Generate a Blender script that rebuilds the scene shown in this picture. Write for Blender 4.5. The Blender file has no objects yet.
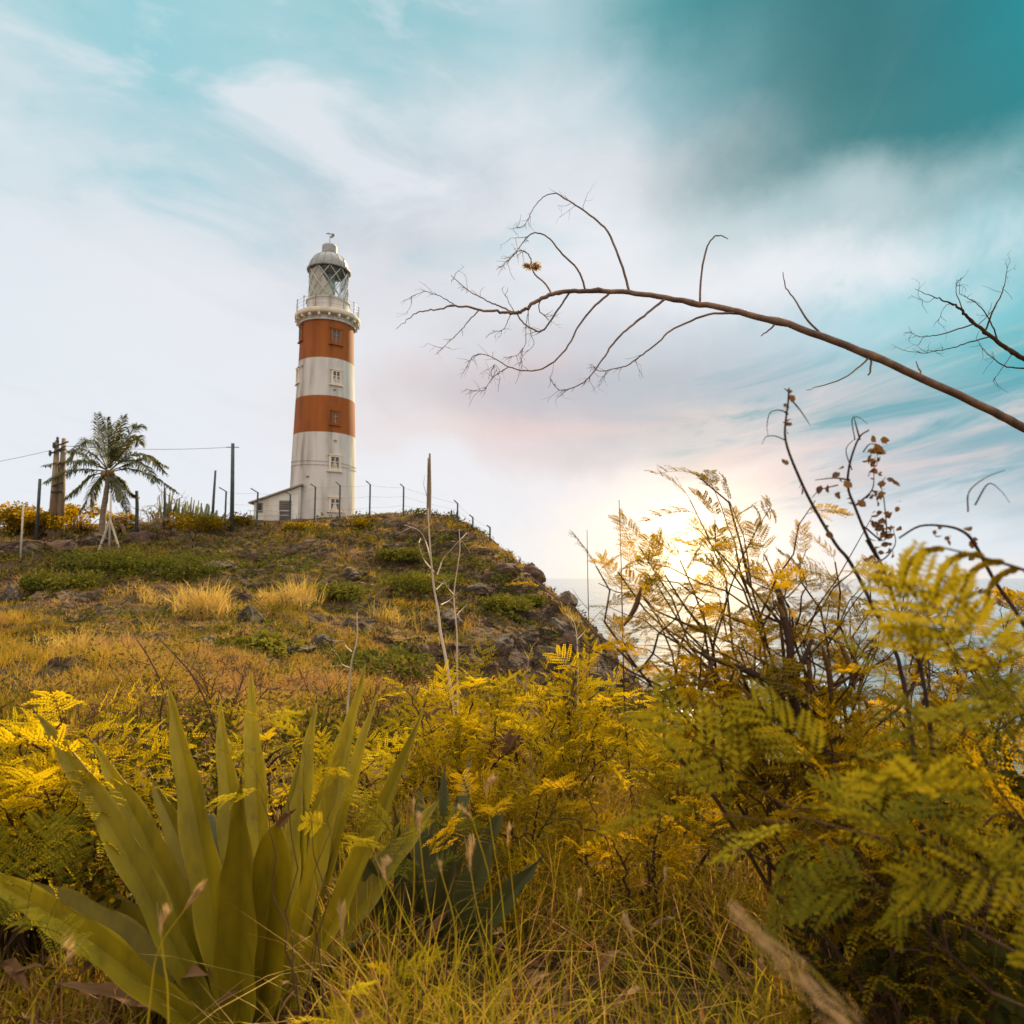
import bpy, bmesh, math, random
import numpy as np
from mathutils import Vector, Matrix

random.seed(7)
rng = np.random.default_rng(11)
R = math.radians
PI = math.pi
scene = bpy.context.scene
COL = scene.collection

# ------------------------------------------------------------------ camera
F = 680.0
PITCH = math.atan(66.0 / F)
EYE = 1.6
cp, sp = math.cos(PITCH), math.sin(PITCH)


def ray(px, py):
    a, b = (px - 512.0) / F, (512.0 - py) / F
    return np.array([a, cp - b * sp, sp + b * cp])


def at(px, py, Y):
    """world point at distance Y (metres north of the camera) seen in that direction"""
    d = ray(px, py)
    return np.array([0, 0, EYE]) + d * (Y / d[1])


cam_d = bpy.data.cameras.new("camera")
cam_d.sensor_width = 36.0
cam_d.lens = F / 1024.0 * 36.0
cam_d.clip_start = 0.02
cam_d.clip_end = 90000.0
cam_d.dof.use_dof = True
cam_d.dof.focus_distance = 5.0
cam_d.dof.aperture_fstop = 3.4
cam = bpy.data.objects.new("camera", cam_d)
COL.objects.link(cam)
cam.location = (0, 0, EYE)
cam.rotation_euler = (R(90) + PITCH, 0, 0)
scene.camera = cam

# ------------------------------------------------------------------ noise
_P = np.random.default_rng(5).permutation(512).astype(np.int64)
_G = np.random.default_rng(6).normal(size=(512, 2))
_G /= np.linalg.norm(_G, axis=1)[:, None]


def perlin(x, y):
    x = np.asarray(x, float); y = np.asarray(y, float)
    xi = np.floor(x).astype(np.int64); yi = np.floor(y).astype(np.int64)
    xf = x - xi; yf = y - yi
    u = xf * xf * xf * (xf * (xf * 6 - 15) + 10)
    v = yf * yf * yf * (yf * (yf * 6 - 15) + 10)

    def g(ix, iy, fx, fy):
        h = _P[(_P[ix & 511] + iy) & 511]
        return _G[h, 0] * fx + _G[h, 1] * fy
    a = g(xi, yi, xf, yf); b = g(xi + 1, yi, xf - 1, yf)
    c = g(xi, yi + 1, xf, yf - 1); d = g(xi + 1, yi + 1, xf - 1, yf - 1)
    return (a * (1 - u) + b * u) * (1 - v) + (c * (1 - u) + d * u) * v


def fbm(x, y, o=4, gain=0.5):
    s = 0; a = 1.0
    for i in range(o):
        s = s + a * perlin(x + 17.3 * i, y - 9.1 * i)
        x = x * 2.03; y = y * 2.03; a *= gain
    return s


def sstep(a, b, t):
    t = np.clip((t - a) / (b - a), 0, 1)
    return t * t * (3 - 2 * t)


# ------------------------------------------------------------------ objects
def meta(o, label=None, cat=None, group=None, kind=None):
    if label: o["label"] = label
    if cat: o["category"] = cat
    if group: o["group"] = group
    if kind: o["kind"] = kind
    return o


def empty(name, loc, label, cat, group=None):
    o = bpy.data.objects.new(name, None)
    o.empty_display_size = 0.2
    COL.objects.link(o)
    o.location = Vector(loc)
    return meta(o, label, cat, group)


class MB:
    """collects vertices and faces, becomes one mesh"""
    def __init__(s):
        s.V = []; s.Q = []; s.T = []; s.t = []; s.n = 0; s.qm = []; s.tm = []

    def add(s, V, Q=None, T=None, tint=None, m=0):
        V = np.asarray(V, float).reshape(-1, 3)
        s.V.append(V)
        if Q is not None and len(Q):
            Q = np.asarray(Q, np.int64).reshape(-1, 4) + s.n
            s.Q.append(Q); s.qm.append(np.full(len(Q), m))
        if T is not None and len(T):
            T = np.asarray(T, np.int64).reshape(-1, 3) + s.n
            s.T.append(T); s.tm.append(np.full(len(T), m))
        if tint is None: tint = 0.5
        s.t.append(np.broadcast_to(np.asarray(tint, float), (len(V),)).copy())
        s.n += len(V)
        return s

    def box(s, c, size, rz=0.0, m=0, tint=0.5, rx=0.0):
        h = np.array(size) / 2
        V = np.array([[x, y, z] for x in (-1, 1) for y in (-1, 1) for z in (-1, 1)], float) * h
        if rx:
            ca, sa = math.cos(rx), math.sin(rx)
            V = V @ np.array([[1, 0, 0], [0, ca, -sa], [0, sa, ca]]).T
        ca, sa = math.cos(rz), math.sin(rz)
        V = V @ np.array([[ca, -sa, 0], [sa, ca, 0], [0, 0, 1]]).T + np.array(c)
        Q = [[0, 1, 3, 2], [4, 6, 7, 5], [0, 4, 5, 1], [2, 3, 7, 6], [0, 2, 6, 4], [1, 5, 7, 3]]
        return s.add(V, Q, tint=tint, m=m)

    def tube(s, P, r, sides=6, tint=0.5, m=0, cap=True):
        P = np.asarray(P, float); n = len(P)
        r = np.broadcast_to(np.asarray(r, float), (n,))
        Tn = np.gradient(P, axis=0)
        Tn /= np.linalg.norm(Tn, axis=1)[:, None] + 1e-9
        ref = np.array([0.31, 0.17, 0.93]) if abs(Tn[:, 2]).mean() < 0.8 else np.array([1.0, 0.1, 0.05])
        A = np.cross(Tn, ref); A /= np.linalg.norm(A, axis=1)[:, None] + 1e-9
        B = np.cross(Tn, A)
        th = np.arange(sides) / sides * 2 * PI
        V = P[:, None] + r[:, None, None] * (A[:, None] * np.cos(th)[None, :, None] + B[:, None] * np.sin(th)[None, :, None])
        i = np.arange(n - 1)[:, None] * sides; j = np.arange(sides)[None]
        j2 = (j + 1) % sides
        Q = np.stack([i + j, i + j2, i + sides + j2, i + sides + j], -1).reshape(-1, 4)
        V = V.reshape(-1, 3)
        T = None
        if cap:
            V = np.vstack([V, P[:1], P[-1:]])
            k = np.arange(sides)
            T = np.vstack([np.stack([np.full(sides, n * sides), (k + 1) % sides, k], -1),
                           np.stack([np.full(sides, n * sides + 1), (n - 1) * sides + k, (n - 1) * sides + (k + 1) % sides], -1)])
        return s.add(V, Q, T, tint=tint, m=m)

    def lathe(s, prof, c=(0, 0, 0), seg=48, m=0, th0=0, th1=2 * PI):
        """prof: list of (radius, z[, material])"""
        full = abs(th1 - th0 - 2 * PI) < 1e-6
        th = th0 + (th1 - th0) * np.arange(seg if full else seg + 1) / seg
        k = len(th)
        V = []
        for p in prof:
            V.append(np.stack([p[0] * np.cos(th) + c[0], p[0] * np.sin(th) + c[1], np.full(k, p[1] + c[2])], -1))
        V = np.vstack(V)
        base = s.n
        s.add(V)
        for i in range(len(prof) - 1):
            j = np.arange(k if full else k - 1); j2 = (j + 1) % k
            Q = np.stack([i * k + j, i * k + j2, (i + 1) * k + j2, (i + 1) * k + j], -1) + base
            s.Q.append(Q); s.qm.append(np.full(len(Q), prof[i][2] if len(prof[i]) > 2 else m))
        return s

    def build(s, name, mat, parent=None, origin=None, smooth=False, label=None, cat=None, group=None, kind=None):
        V = np.vstack(s.V)
        me = bpy.data.meshes.new(name)
        Q = np.vstack(s.Q) if s.Q else np.zeros((0, 4), np.int64)
        T = np.vstack(s.T) if s.T else np.zeros((0, 3), np.int64)
        if origin is None:
            origin = np.zeros(3); q = parent
            while q is not None:
                origin = origin + np.array(q.location); q = q.parent
        V = V - np.asarray(origin, float)
        me.vertices.add(len(V)); me.vertices.foreach_set("co", V.astype(np.float32).ravel())
        nl = Q.size + T.size
        me.loops.add(nl)
        me.loops.foreach_set("vertex_index", np.concatenate([Q.ravel(), T.ravel()]).astype(np.int32))
        nf = len(Q) + len(T)
        me.polygons.add(nf)
        tot = np.concatenate([np.full(len(Q), 4), np.full(len(T), 3)]).astype(np.int32)
        st = np.concatenate([[0], np.cumsum(tot)[:-1]]).astype(np.int32)
        me.polygons.foreach_set("loop_start", st)
        try:
            me.polygons.foreach_set("loop_total", tot)
        except Exception:
            pass
        mi = np.concatenate(s.qm + s.tm).astype(np.int32)
        me.polygons.foreach_set("material_index", mi)
        me.polygons.foreach_set("use_smooth", np.full(nf, bool(smooth)))
        me.update(calc_edges=True)
        a = me.attributes.new("tint", "FLOAT", "POINT")
        a.data.foreach_set("value", np.concatenate(s.t).astype(np.float32))
        for mm in (mat if isinstance(mat, (list, tuple)) else [mat]):
            me.materials.append(mm)
        me.validate()
        o = bpy.data.objects.new(name, me)
        COL.objects.link(o)
        if parent is not None:
            o.parent = parent
        else:
            o.location = Vector(origin)
        return meta(o, label, cat, group, kind)


def smooth_path(P, n=6):
    """Catmull-Rom through the points"""
    P = np.asarray(P, float)
    Q = np.vstack([2 * P[0] - P[1], P, 2 * P[-1] - P[-2]])
    out = []
    for i in range(1, len(Q) - 2):
        for t in np.arange(n) / n:
            out.append(0.5 * ((2 * Q[i]) + (Q[i + 1] - Q[i - 1]) * t + (2 * Q[i - 1] - 5 * Q[i] + 4 * Q[i + 1] - Q[i + 2]) * t * t
                              + (3 * Q[i] - Q[i - 1] - 3 * Q[i + 1] + Q[i + 2]) * t ** 3))
    out.append(P[-1])
    return np.array(out)


# ------------------------------------------------------------------ materials
def srgb(c):
    return tuple((v / 255 / 12.92) if v <= 10 else ((v / 255 + 0.055) / 1.055) ** 2.4 for v in c)


class NT:
    def __init__(s, nt):
        s.nt = nt; s.x = 0

    def n(s, t, **kw):
        nd = s.nt.nodes.new(t); s.x += 40; nd.location = (s.x, 0)
        for k, v in kw.items(): setattr(nd, k, v)
        return nd

    def l(s, a, b):
        s.nt.links.new(a, b)

    def val(s, sock, v):
        if isinstance(v, bpy.types.NodeSocket): s.l(v, sock)
        else: sock.default_value = v

    def math(s, op, a, b=0.0, c=0.0, clamp=False):
        nd = s.n("ShaderNodeMath", operation=op, use_clamp=clamp)
        s.val(nd.inputs[0], a); s.val(nd.inputs[1], b); s.val(nd.inputs[2], c)
        return nd.outputs[0]

    def mix(s, f, a, b, blend="MIX"):
        nd = s.n("ShaderNodeMix", data_type="RGBA", blend_type=blend)
        s.val(nd.inputs[0], f); s.val(nd.inputs[6], a); s.val(nd.inputs[7], b)
        return nd.outputs[2]

    def noise(s, vec, scale, detail=4, rough=0.55, dist=0.0):
        nd = s.n("ShaderNodeTexNoise")
        nd.inputs["Scale"].default_value = scale; nd.inputs["Detail"].default_value = detail
        nd.inputs["Roughness"].default_value = rough; nd.inputs["Distortion"].default_value = dist
        if vec is not None: s.l(vec, nd.inputs["Vector"])
        return nd

    def ramp(s, fac, stops, interp="LINEAR"):
        nd = s.n("ShaderNodeValToRGB"); cr = nd.color_ramp; cr.interpolation = interp
        while len(cr.elements) < len(stops): cr.elements.new(0.5)
        for e, (p, c) in zip(cr.elements, stops):
            e.position = p; e.color = (*c[:3], 1)
        s.l(fac, nd.inputs[0])
        return nd.outputs[0]

    def mrange(s, v, a, b, c=0.0, d=1.0, smooth=False):
        nd = s.n("ShaderNodeMapRange", clamp=True)
        if smooth: nd.interpolation_type = "SMOOTHSTEP"
        s.val(nd.inputs[0], v)
        for i, q in enumerate((a, b, c, d)): nd.inputs[i + 1].default_value = q
        return nd.outputs[0]

    def coord(s, which="Object", scale=None):
        t = s.n("ShaderNodeTexCoord").outputs[which]
        if scale:
            m = s.n("ShaderNodeMapping"); m.inputs["Scale"].default_value = scale
            s.l(t, m.inputs[0]); return m.outputs[0]
        return t


MATS = {}


def mat(name, cols, scale=5.0, rough=0.85, bump=0.0, bscale=None, transl=0.0, tint=0.0, stretch=None,
        spec=0.3, tcol=None, metallic=0.0, world=False, detail=5):
    """cols: list of linear colours spread over a noise; tint: weight of the per-piece tint attribute"""
    m = bpy.data.materials.new(name); m.use_nodes = True
    nt = NT(m.node_tree); m.node_tree.nodes.clear()
    if world:
        g = nt.n("ShaderNodeNewGeometry"); co = g.outputs["Position"]
    else:
        co = nt.coord("Object", stretch)
    nz = nt.noise(co, scale, detail)
    f = nt.mrange(nz.outputs[0], 0.28, 0.72)
    if tint:
        at_ = nt.n("ShaderNodeAttribute", attribute_name="tint")
        f = nt.math("ADD", nt.math("MULTIPLY", f, 1 - tint), nt.math("MULTIPLY", at_.outputs["Fac"], tint), clamp=True)
    k = len(cols)
    c = nt.ramp(f, [(i / (k - 1) if k > 1 else 0, cc) for i, cc in enumerate(cols)]) if k > 1 else None
    b = nt.n("ShaderNodeBsdfPrincipled")
    if c is not None: nt.l(c, b.inputs["Base Color"])
    else: b.inputs["Base Color"].default_value = (*cols[0], 1)
    b.inputs["Roughness"].default_value = rough
    b.inputs["Specular IOR Level"].default_value = spec
    b.inputs["Metallic"].default_value = metallic
    out = nt.n("ShaderNodeOutputMaterial")
    sh = b.outputs[0]
    if transl and spec < 0.2:      # matt leaves
        df = nt.n("ShaderNodeBsdfDiffuse"); nt.l(c, df.inputs[0]); sh = df.outputs[0]
    if bump:
        bn = nt.noise(co, bscale or scale * 6, 6)
        bp = nt.n("ShaderNodeBump"); bp.inputs["Strength"].default_value = 1.0
        bp.inputs["Distance"].default_value = bump
        nt.l(bn.outputs[0], bp.inputs["Height"]); nt.l(bp.outputs[0], b.inputs["Normal"])
    if transl:
        tr = nt.n("ShaderNodeBsdfTranslucent")
        if c is not None:
            cc = nt.mix(1.0, c, (*(tcol or (1.25, 1.1, 0.6)), 1), "MULTIPLY")
            nt.l(cc, tr.inputs[0])
        else:
            tr.inputs[0].default_value = (*cols[0], 1)
        mx = nt.n("ShaderNodeMixShader"); mx.inputs[0].default_value = transl
        nt.l(sh, mx.inputs[1]); nt.l(tr.outputs[0], mx.inputs[2]); sh = mx.outputs[0]
    nt.l(sh, out.inputs[0])
    MATS[name] = m
    return m
# ------------------------------------------------------------------ sky
SUN_AZ, SUN_EL = R(24.0), R(35.0)       # azimuth measured from north (+Y) towards +X
sun_dir = np.array([math.sin(SUN_AZ) * math.cos(SUN_EL), math.cos(SUN_AZ) * math.cos(SUN_EL), math.sin(SUN_EL)])

SKY_X = [0, 128, 256, 384, 512, 640, 768, 896, 1024]
SKY = {  # cloud colours of this sky, read off the photograph
 0:   [(188,213,218),(138,198,208),(170,206,214),(135,190,198),(180,205,213),(72,150,157),(22,110,116),(2,108,116),(6,142,152)],
 70:  [(210,218,226),(136,198,208),(160,204,212),(178,206,212),(196,213,219),(116,174,184),(28,116,124),(4,100,106),(6,128,136)],
 140: [(188,214,220),(190,210,217),(168,203,211),(180,201,209),(206,213,220),(206,211,218),(40,118,124),(34,126,132),(62,146,152)],
 210: [(214,222,230),(222,226,232),(210,219,226),(180,194,205),(218,219,226),(232,233,238),(112,164,170),(212,222,228),(190,214,218)],
 280: [(220,227,234),(226,229,234),(226,228,233),(206,206,212),(228,229,233),(232,233,237),(228,230,234),(218,226,232),(110,192,202)],
 350: [(220,228,234),(224,229,235),(226,229,234),(224,226,231),(206,210,216),(206,210,216),(192,204,214),(112,198,208),(52,168,176)],
 420: [(226,229,235),(226,229,235),(226,229,235),(226,216,215),(218,190,186),(180,182,190),(132,174,184),(168,182,190),(112,166,176)],
 480: [(226,230,236),(226,230,236),(227,230,236),(231,231,235),(232,230,233),(232,226,228),(230,214,212),(196,196,202),(150,176,188)],
 540: [(228,231,236),(228,231,236),(229,231,236),(230,232,236),(231,232,236),(250,238,224),(238,236,238),(212,224,232),(216,223,231)],
 578: [(230,231,235),(230,231,235),(230,231,235),(231,231,235),(233,232,234),(254,234,210),(250,230,202),(238,226,220),(236,228,222)],
}


def sky_lookup(az, el):
    d = np.array([math.sin(az) * math.cos(el), math.cos(az) * math.cos(el), math.sin(el)])
    f = d[1] * cp + d[2] * sp
    if f < 0.15: f = 0.15
    px = 512 + F * d[0] / f
    py = 512 - F * (-d[1] * sp + d[2] * cp) / f
    px = min(max(px, 0), 1024); py = min(max(py, 0), 578)
    ys = sorted(SKY)
    j = max(i for i in range(len(ys)) if ys[i] <= py); j = min(j, len(ys) - 2)
    ty = (py - ys[j]) / (ys[j + 1] - ys[j])
    i = min(int(px // 128), 7); tx = (px - SKY_X[i]) / 128
    g = lambda r, c: np.array(srgb(SKY[ys[r]][c]))
    return (g(j, i) * (1 - tx) + g(j, i + 1) * tx) * (1 - ty) + (g(j + 1, i) * (1 - tx) + g(j + 1, i + 1) * tx) * ty


world = bpy.data.worlds.new("World"); scene.world = world
world.use_nodes = True
world.node_tree.nodes.clear()
w = NT(world.node_tree)
dirv = w.coord("Generated")
nrm = w.n("ShaderNodeVectorMath", operation="NORMALIZE"); w.l(dirv, nrm.inputs[0])
sx0 = w.n("ShaderNodeSeparateXYZ"); w.l(nrm.outputs[0], sx0.inputs[0])
# cloud sheet coordinates: a flat layer overhead, so streaks converge to the horizon
zz = w.math("ADD", w.math("MAXIMUM", sx0.outputs[2], 0.0), 0.12)
cx = w.math("DIVIDE", sx0.outputs[0], zz); cy = w.math("DIVIDE", sx0.outputs[1], zz)
ca, sa = math.cos(R(8)), math.sin(R(8))
ca_ = w.math("ADD", w.math("MULTIPLY", cx, ca), w.math("MULTIPLY", cy, -sa))
cb_ = w.math("ADD", w.math("MULTIPLY", cx, sa), w.math("MULTIPLY", cy, ca))
cv = w.n("ShaderNodeCombineXYZ"); w.l(ca_, cv.inputs[0]); w.l(w.math("MULTIPLY", cb_, 0.30), cv.inputs[1])
nA = w.noise(cv.outputs[0], 1.5, 6, 0.5, 0.35)     # soft warping
nB = w.noise(cv.outputs[0], 2.6, 9, 0.6, 0.9)    # cloud texture
nC = w.noise(nrm.outputs[0], 5.0, 6, 0.6)
sepA = w.n("ShaderNodeSeparateColor"); w.l(nA.outputs["Color"], sepA.inputs[0])
sepC = w.n("ShaderNodeSeparateColor"); w.l(nC.outputs["Color"], sepC.inputs[0])
# az and el in radians, warped
az = w.math("ARCTAN2", sx0.outputs[0], sx0.outputs[1])
el = w.math("ARCSINE", sx0.outputs[2])
hz = w.mrange(el, 0.0, 0.22, 0.25, 1.0)
az_w = w.math("ADD", az, w.math("MULTIPLY", hz, w.math("ADD",
        w.math("MULTIPLY", w.math("SUBTRACT", sepA.outputs[0], 0.5), 0.26),
        w.math("MULTIPLY", w.math("SUBTRACT", sepC.outputs[0], 0.5), 0.16))))
el_w = w.math("ADD", el, w.math("MULTIPLY", hz, w.math("ADD",
        w.math("MULTIPLY", w.math("SUBTRACT", sepA.outputs[1], 0.5), 0.17),
        w.math("MULTIPLY", w.math("SUBTRACT", sepC.outputs[1], 0.5), 0.12))))
AZ0, AZ1 = R(-42), R(42)
fac = w.mrange(az_w, AZ0, AZ1)
NAZ = 15
rows = [R(v) for v in (-1, 2.5, 5, 8, 11, 14.5, 18, 22.5, 27, 32, 37, 42, 47)]
prev = None
for ri, e in enumerate(rows):
    stops = [(i / (NAZ - 1), sky_lookup(AZ0 + (AZ1 - AZ0) * i / (NAZ - 1), max(e, 0.0))) for i in range(NAZ)]
    rc = w.ramp(fac, stops, "B_SPLINE")
    prev = rc if prev is None else w.mix(w.mrange(el_w, rows[ri - 1], e, smooth=True), prev, rc)
sky_c = prev
# wispy texture: whitish streaks and grey undersides
streak = w.mrange(nB.outputs[0], 0.50, 0.78)
sky_c = w.mix(w.math("MULTIPLY", w.math("MULTIPLY", streak, w.mrange(el, R(36), R(22), 0.10, 1.0)), 0.34), sky_c, (*srgb((222, 222, 228)), 1))
dark = w.mrange(nB.outputs[0], 0.46, 0.25)
sky_c = w.mix(w.math("MULTIPLY", dark, 0.16), sky_c, w.mix(1.0, sky_c, (0.62, 0.72, 0.76, 1), "MULTIPLY"))
lc0 = w.n("ShaderNodeCombineXYZ"); w.l(az, lc0.inputs[0]); w.l(w.math("MULTIPLY", el, 4.0), lc0.inputs[1])
hv = w.n("ShaderNodeMapping"); hv.inputs["Rotation"].default_value = (0.3, 0.9, 0.2); hv.inputs["Scale"].default_value = (1.0, 1.0, 2.6); w.l(nrm.outputs[0], hv.inputs[0])
nH = w.noise(hv.outputs[0], 4.2, 7, 0.55, 0.5)
hm = w.math("MULTIPLY", w.mrange(el, R(20), R(30)), w.mrange(az, R(14), R(-6)))
sky_c = w.mix(w.math("MULTIPLY", hm, w.mrange(nH.outputs[0], 0.49, 0.66, 0, 0.85)), sky_c, (*srgb((222, 226, 232)), 1))
sky_c = w.mix(w.math("MULTIPLY", hm, w.mrange(nH.outputs[0], 0.48, 0.30, 0, 0.65)), sky_c, (*srgb((128, 192, 203)), 1))
hr = w.math("MULTIPLY", w.math("MULTIPLY", w.mrange(el, R(17), R(22)), w.mrange(el, R(28), R(23))), w.mrange(az, R(14), R(24)))
nR = w.noise(nrm.outputs[0], 9.0, 8, 0.6, 0.4)
sky_c = w.mix(w.math("MULTIPLY", hr, w.mrange(nR.outputs[0], 0.48, 0.66, 0, 0.7)), sky_c, (*srgb((226, 229, 234)), 1))
sky_c = w.mix(w.math("MULTIPLY", hr, w.mrange(nR.outputs[0], 0.46, 0.32, 0, 0.55)), sky_c, (*srgb((120, 186, 196)), 1))
# a grey cloud bank low in the middle with a peach lower edge
nK = w.noise(lc0.outputs[0], 3.0, 7, 0.55, 0.5)
kd = w.math("SUBTRACT", w.math("ADD", el, w.math("MULTIPLY", w.math("SUBTRACT", nK.outputs[0], 0.5), 0.10)), R(15.6))
km = w.math("MULTIPLY", w.mrange(az, R(-14), R(2)), w.mrange(az, R(27), R(18)))
kg = w.math("EXPONENT", w.math("MULTIPLY", w.math("MULTIPLY", kd, kd), -1 / (0.040 ** 2)))
sky_c = w.mix(w.math("MULTIPLY", w.math("MULTIPLY", kg, km), 0.62), sky_c, (*srgb((178, 184, 194)), 1))
kp_ = w.math("ADD", kd, R(3.1))
kp = w.math("EXPONENT", w.math("MULTIPLY", w.math("MULTIPLY", kp_, kp_), -1 / (0.020 ** 2)))
sky_c = w.mix(w.math("MULTIPLY", w.math("MULTIPLY", kp, km), 0.28), sky_c, (*srgb((238, 204, 192)), 1))
# low streaky bands on the right, pinkish over teal
lc = w.n("ShaderNodeCombineXYZ")
w.l(az, lc.inputs[0]); w.l(w.math("MULTIPLY", w.math("ADD", el, w.math("MULTIPLY", az, -0.16)), 6.5), lc.inputs[1])
nL = w.noise(lc.outputs[0], 4.2, 8, 0.62, 0.6)
bandm = w.math("MULTIPLY", w.math("MULTIPLY", w.mrange(el, R(4.5), R(7.5)), w.mrange(el, R(18), R(13))), w.mrange(az, R(10), R(20)))
sky_c = w.mix(w.math("MULTIPLY", bandm, w.mrange(nL.outputs[0], 0.50, 0.66, 0, 0.75)), sky_c, (*srgb((226, 206, 204)), 1))
sky_c = w.mix(w.math("MULTIPLY", bandm, w.mrange(nL.outputs[0], 0.48, 0.34, 0, 0.8)), sky_c, (*srgb((92, 160, 172)), 1))
SKYK = 0.557
sky_c = w.mix(1.0, sky_c, (SKYK, SKYK, SKYK, 1), "MULTIPLY")
# the overcast sky out of the frame (overhead and behind) is a brighter, even white
back = w.math("MAXIMUM", w.mrange(sx0.outputs[1], 0.35, -0.15, smooth=True), w.mrange(el, R(48), R(66), smooth=True))
sky_c = w.mix(back, sky_c, (0.74, 0.67, 0.60, 1))
sky_c = w.mix(w.mrange(el, R(52), R(70), smooth=True), sky_c, (1.65, 1.55, 1.35, 1))
# glow of the sun behind thin cloud
dt = w.n("ShaderNodeVectorMath", operation="DOT_PRODUCT"); w.l(nrm.outputs[0], dt.inputs[0]); dt.inputs[1].default_value = (math.sin(R(15.0)) * math.cos(R(1.5)), math.cos(R(15.0)) * math.cos(R(1.5)), math.sin(R(1.5)))
glow = w.math("EXPONENT", w.math("MULTIPLY", w.math("SUBTRACT", dt.outputs["Value"], 1.0), 95.0))
glow2 = w.math("EXPONENT", w.math("MULTIPLY", w.math("SUBTRACT", dt.outputs["Value"], 1.0), 420.0))
add = w.mix(1.0, sky_c, w.mix(1.0, (0.24, 0.14, 0.035, 1), glow, "MULTIPLY"), "ADD")
gl2 = w.mix(1.0, (0.95, 0.62, 0.24, 1), glow2, "MULTIPLY")
add = w.mix(1.0, add, gl2, "ADD")
# physical sky as the base the clouds lie over
skt = w.n("ShaderNodeTexSky", sky_type="NISHITA"); skt.sun_disc = False
skt.sun_elevation = SUN_EL; skt.sun_rotation = SUN_AZ
STR = 0.1
add10 = w.mix(1.0, add, (1 / STR, 1 / STR, 1 / STR, 1), "MULTIPLY")
fin = w.mix(0.985, skt.outputs[0], add10)
bg = w.n("ShaderNodeBackground"); bg.inputs[1].default_value = STR
w.l(fin, bg.inputs[0])
wo = w.n("ShaderNodeOutputWorld"); w.l(bg.outputs[0], wo.inputs[0])

sl = bpy.data.lights.new("sun", "SUN"); sl.energy = 5.0; sl.angle = R(1.6); sl.color = (1.0, 0.78, 0.46)
so = bpy.data.objects.new("sun", sl); COL.objects.link(so)
so.rotation_euler = Vector(-sun_dir).to_track_quat("-Z", "Y").to_euler()
so.location = (20, 20, 60)

scene.view_settings.view_transform = "Standard"; scene.view_settings.look = "None"
scene.view_settings.gamma = 1; scene.view_settings.exposure = 0.95
scene.view_settings.use_curve_mapping = False
try:
    scene.cycles.use_denoising = True
    scene.cycles.max_bounces = 8; scene.cycles.transparent_max_bounces = 8
    scene.cycles.diffuse_bounces = 2; scene.cycles.caustics_reflective = False
    scene.cycles.sample_clamp_indirect = 6.0
except Exception:
    pass

# ------------------------------------------------------------------ terrain
SEA = -14.0
CTRL = [  # (px, py, distance) the slope passes through
 (-900,560,58),(-300,548,50),(-100,545,52),(0,541,54),(60,537,56),(130,538,56),(200,534,58),(250,531,60),(290,527,61),(350,521,62),
 (400,517,61),(440,522,59),(470,531,57),(500,549,55),(520,566,53),(548,588,51),(570,606,49.5),(588,628,48),(602,654,46.5),(622,700,45),
 (-300,640,26),(0,640,24),(150,640,24),(300,640,25),(-300,600,36),(0,600,35),(120,600,36),(230,602,38),(330,600,40),(430,600,43),(500,600,46),
 (-300,565,46),(0,565,46),(120,563,47),(230,560,50),(330,558,52),(430,560,53),
 (450,640,36),(520,640,41),(560,640,44),(450,690,24),(520,690,33),(562,690,39),(400,650,30),
 (0,690,15),(250,690,15),(400,700,17),(-300,700,13),
]
pts = [at(*c) for c in CTRL]
pts += [np.array(p, float) for p in [
 (0,0,0),(-3,2,0),(3,2,0),(-8,3,0),(0,5,-.05),(-5,7,-.1),(3,6,-.3),(6,3,-.2),(-15,5,.1),(0,10,-.8),(-8,12,-.5),(3,12,-2.0),(2,20,-2.6),(-40,5,1),(-40,20,0.6),
 (0,-10,0),(10,-10,0),(-20,-20,0),(20,-30,0),(-80,-20,2),(-80,30,2),
 (-19.6,70,7.9),(-30,70,7.7),(-10,68,7.9),(-19,80,7.9),(-45,75,7.2),(-19,100,6.5),(-45,100,6.5),(-90,90,7),(-90,60,6),(-120,100,7),(-4,72,5.9),(2,62,1.7),(4.5,61,-1.2),(0,67,3.2),(3,56,-0.2),(-200,60,8),(-200,150,8),(-300,0,6)]]
pts = np.array(pts)


def tps_fit(P, Z, lam=0.06):
    n = len(P)
    d = np.linalg.norm(P[:, None] - P[None], axis=2)
    K = np.where(d > 0, d * d * np.log(d + 1e-12), 0) + lam * np.eye(n)
    A = np.zeros((n + 3, n + 3)); A[:n, :n] = K
    A[:n, n] = 1; A[:n, n + 1:] = P; A[n, :n] = 1; A[n + 1:, :n] = P.T
    return np.linalg.solve(A, np.concatenate([Z, np.zeros(3)]))


_W = tps_fit(pts[:, :2], pts[:, 2])


def tps(x, y):
    out = _W[len(pts)] + _W[len(pts) + 1] * x + _W[len(pts) + 2] * y
    for i in range(len(pts)):
        r2 = (x - pts[i, 0]) ** 2 + (y - pts[i, 1]) ** 2
        out = out + _W[i] * 0.5 * r2 * np.log(r2 + 1e-9)
    return out


COAST = np.array([(60,-120),(30,-40),(15,-8),(10.5,2),(8,6),(5.5,9),(4.5,13),(3.6,18),(3.2,23),(3.0,28),(3.6,33),(7.0,38),(8.8,43),(9.3,47),(7.8,52),(5.4,58),
                  (3.2,66),(1,76),(-4,90),(-20,112),(-60,128),(-160,140),(-420,170),(-420,-120)], float)


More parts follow.
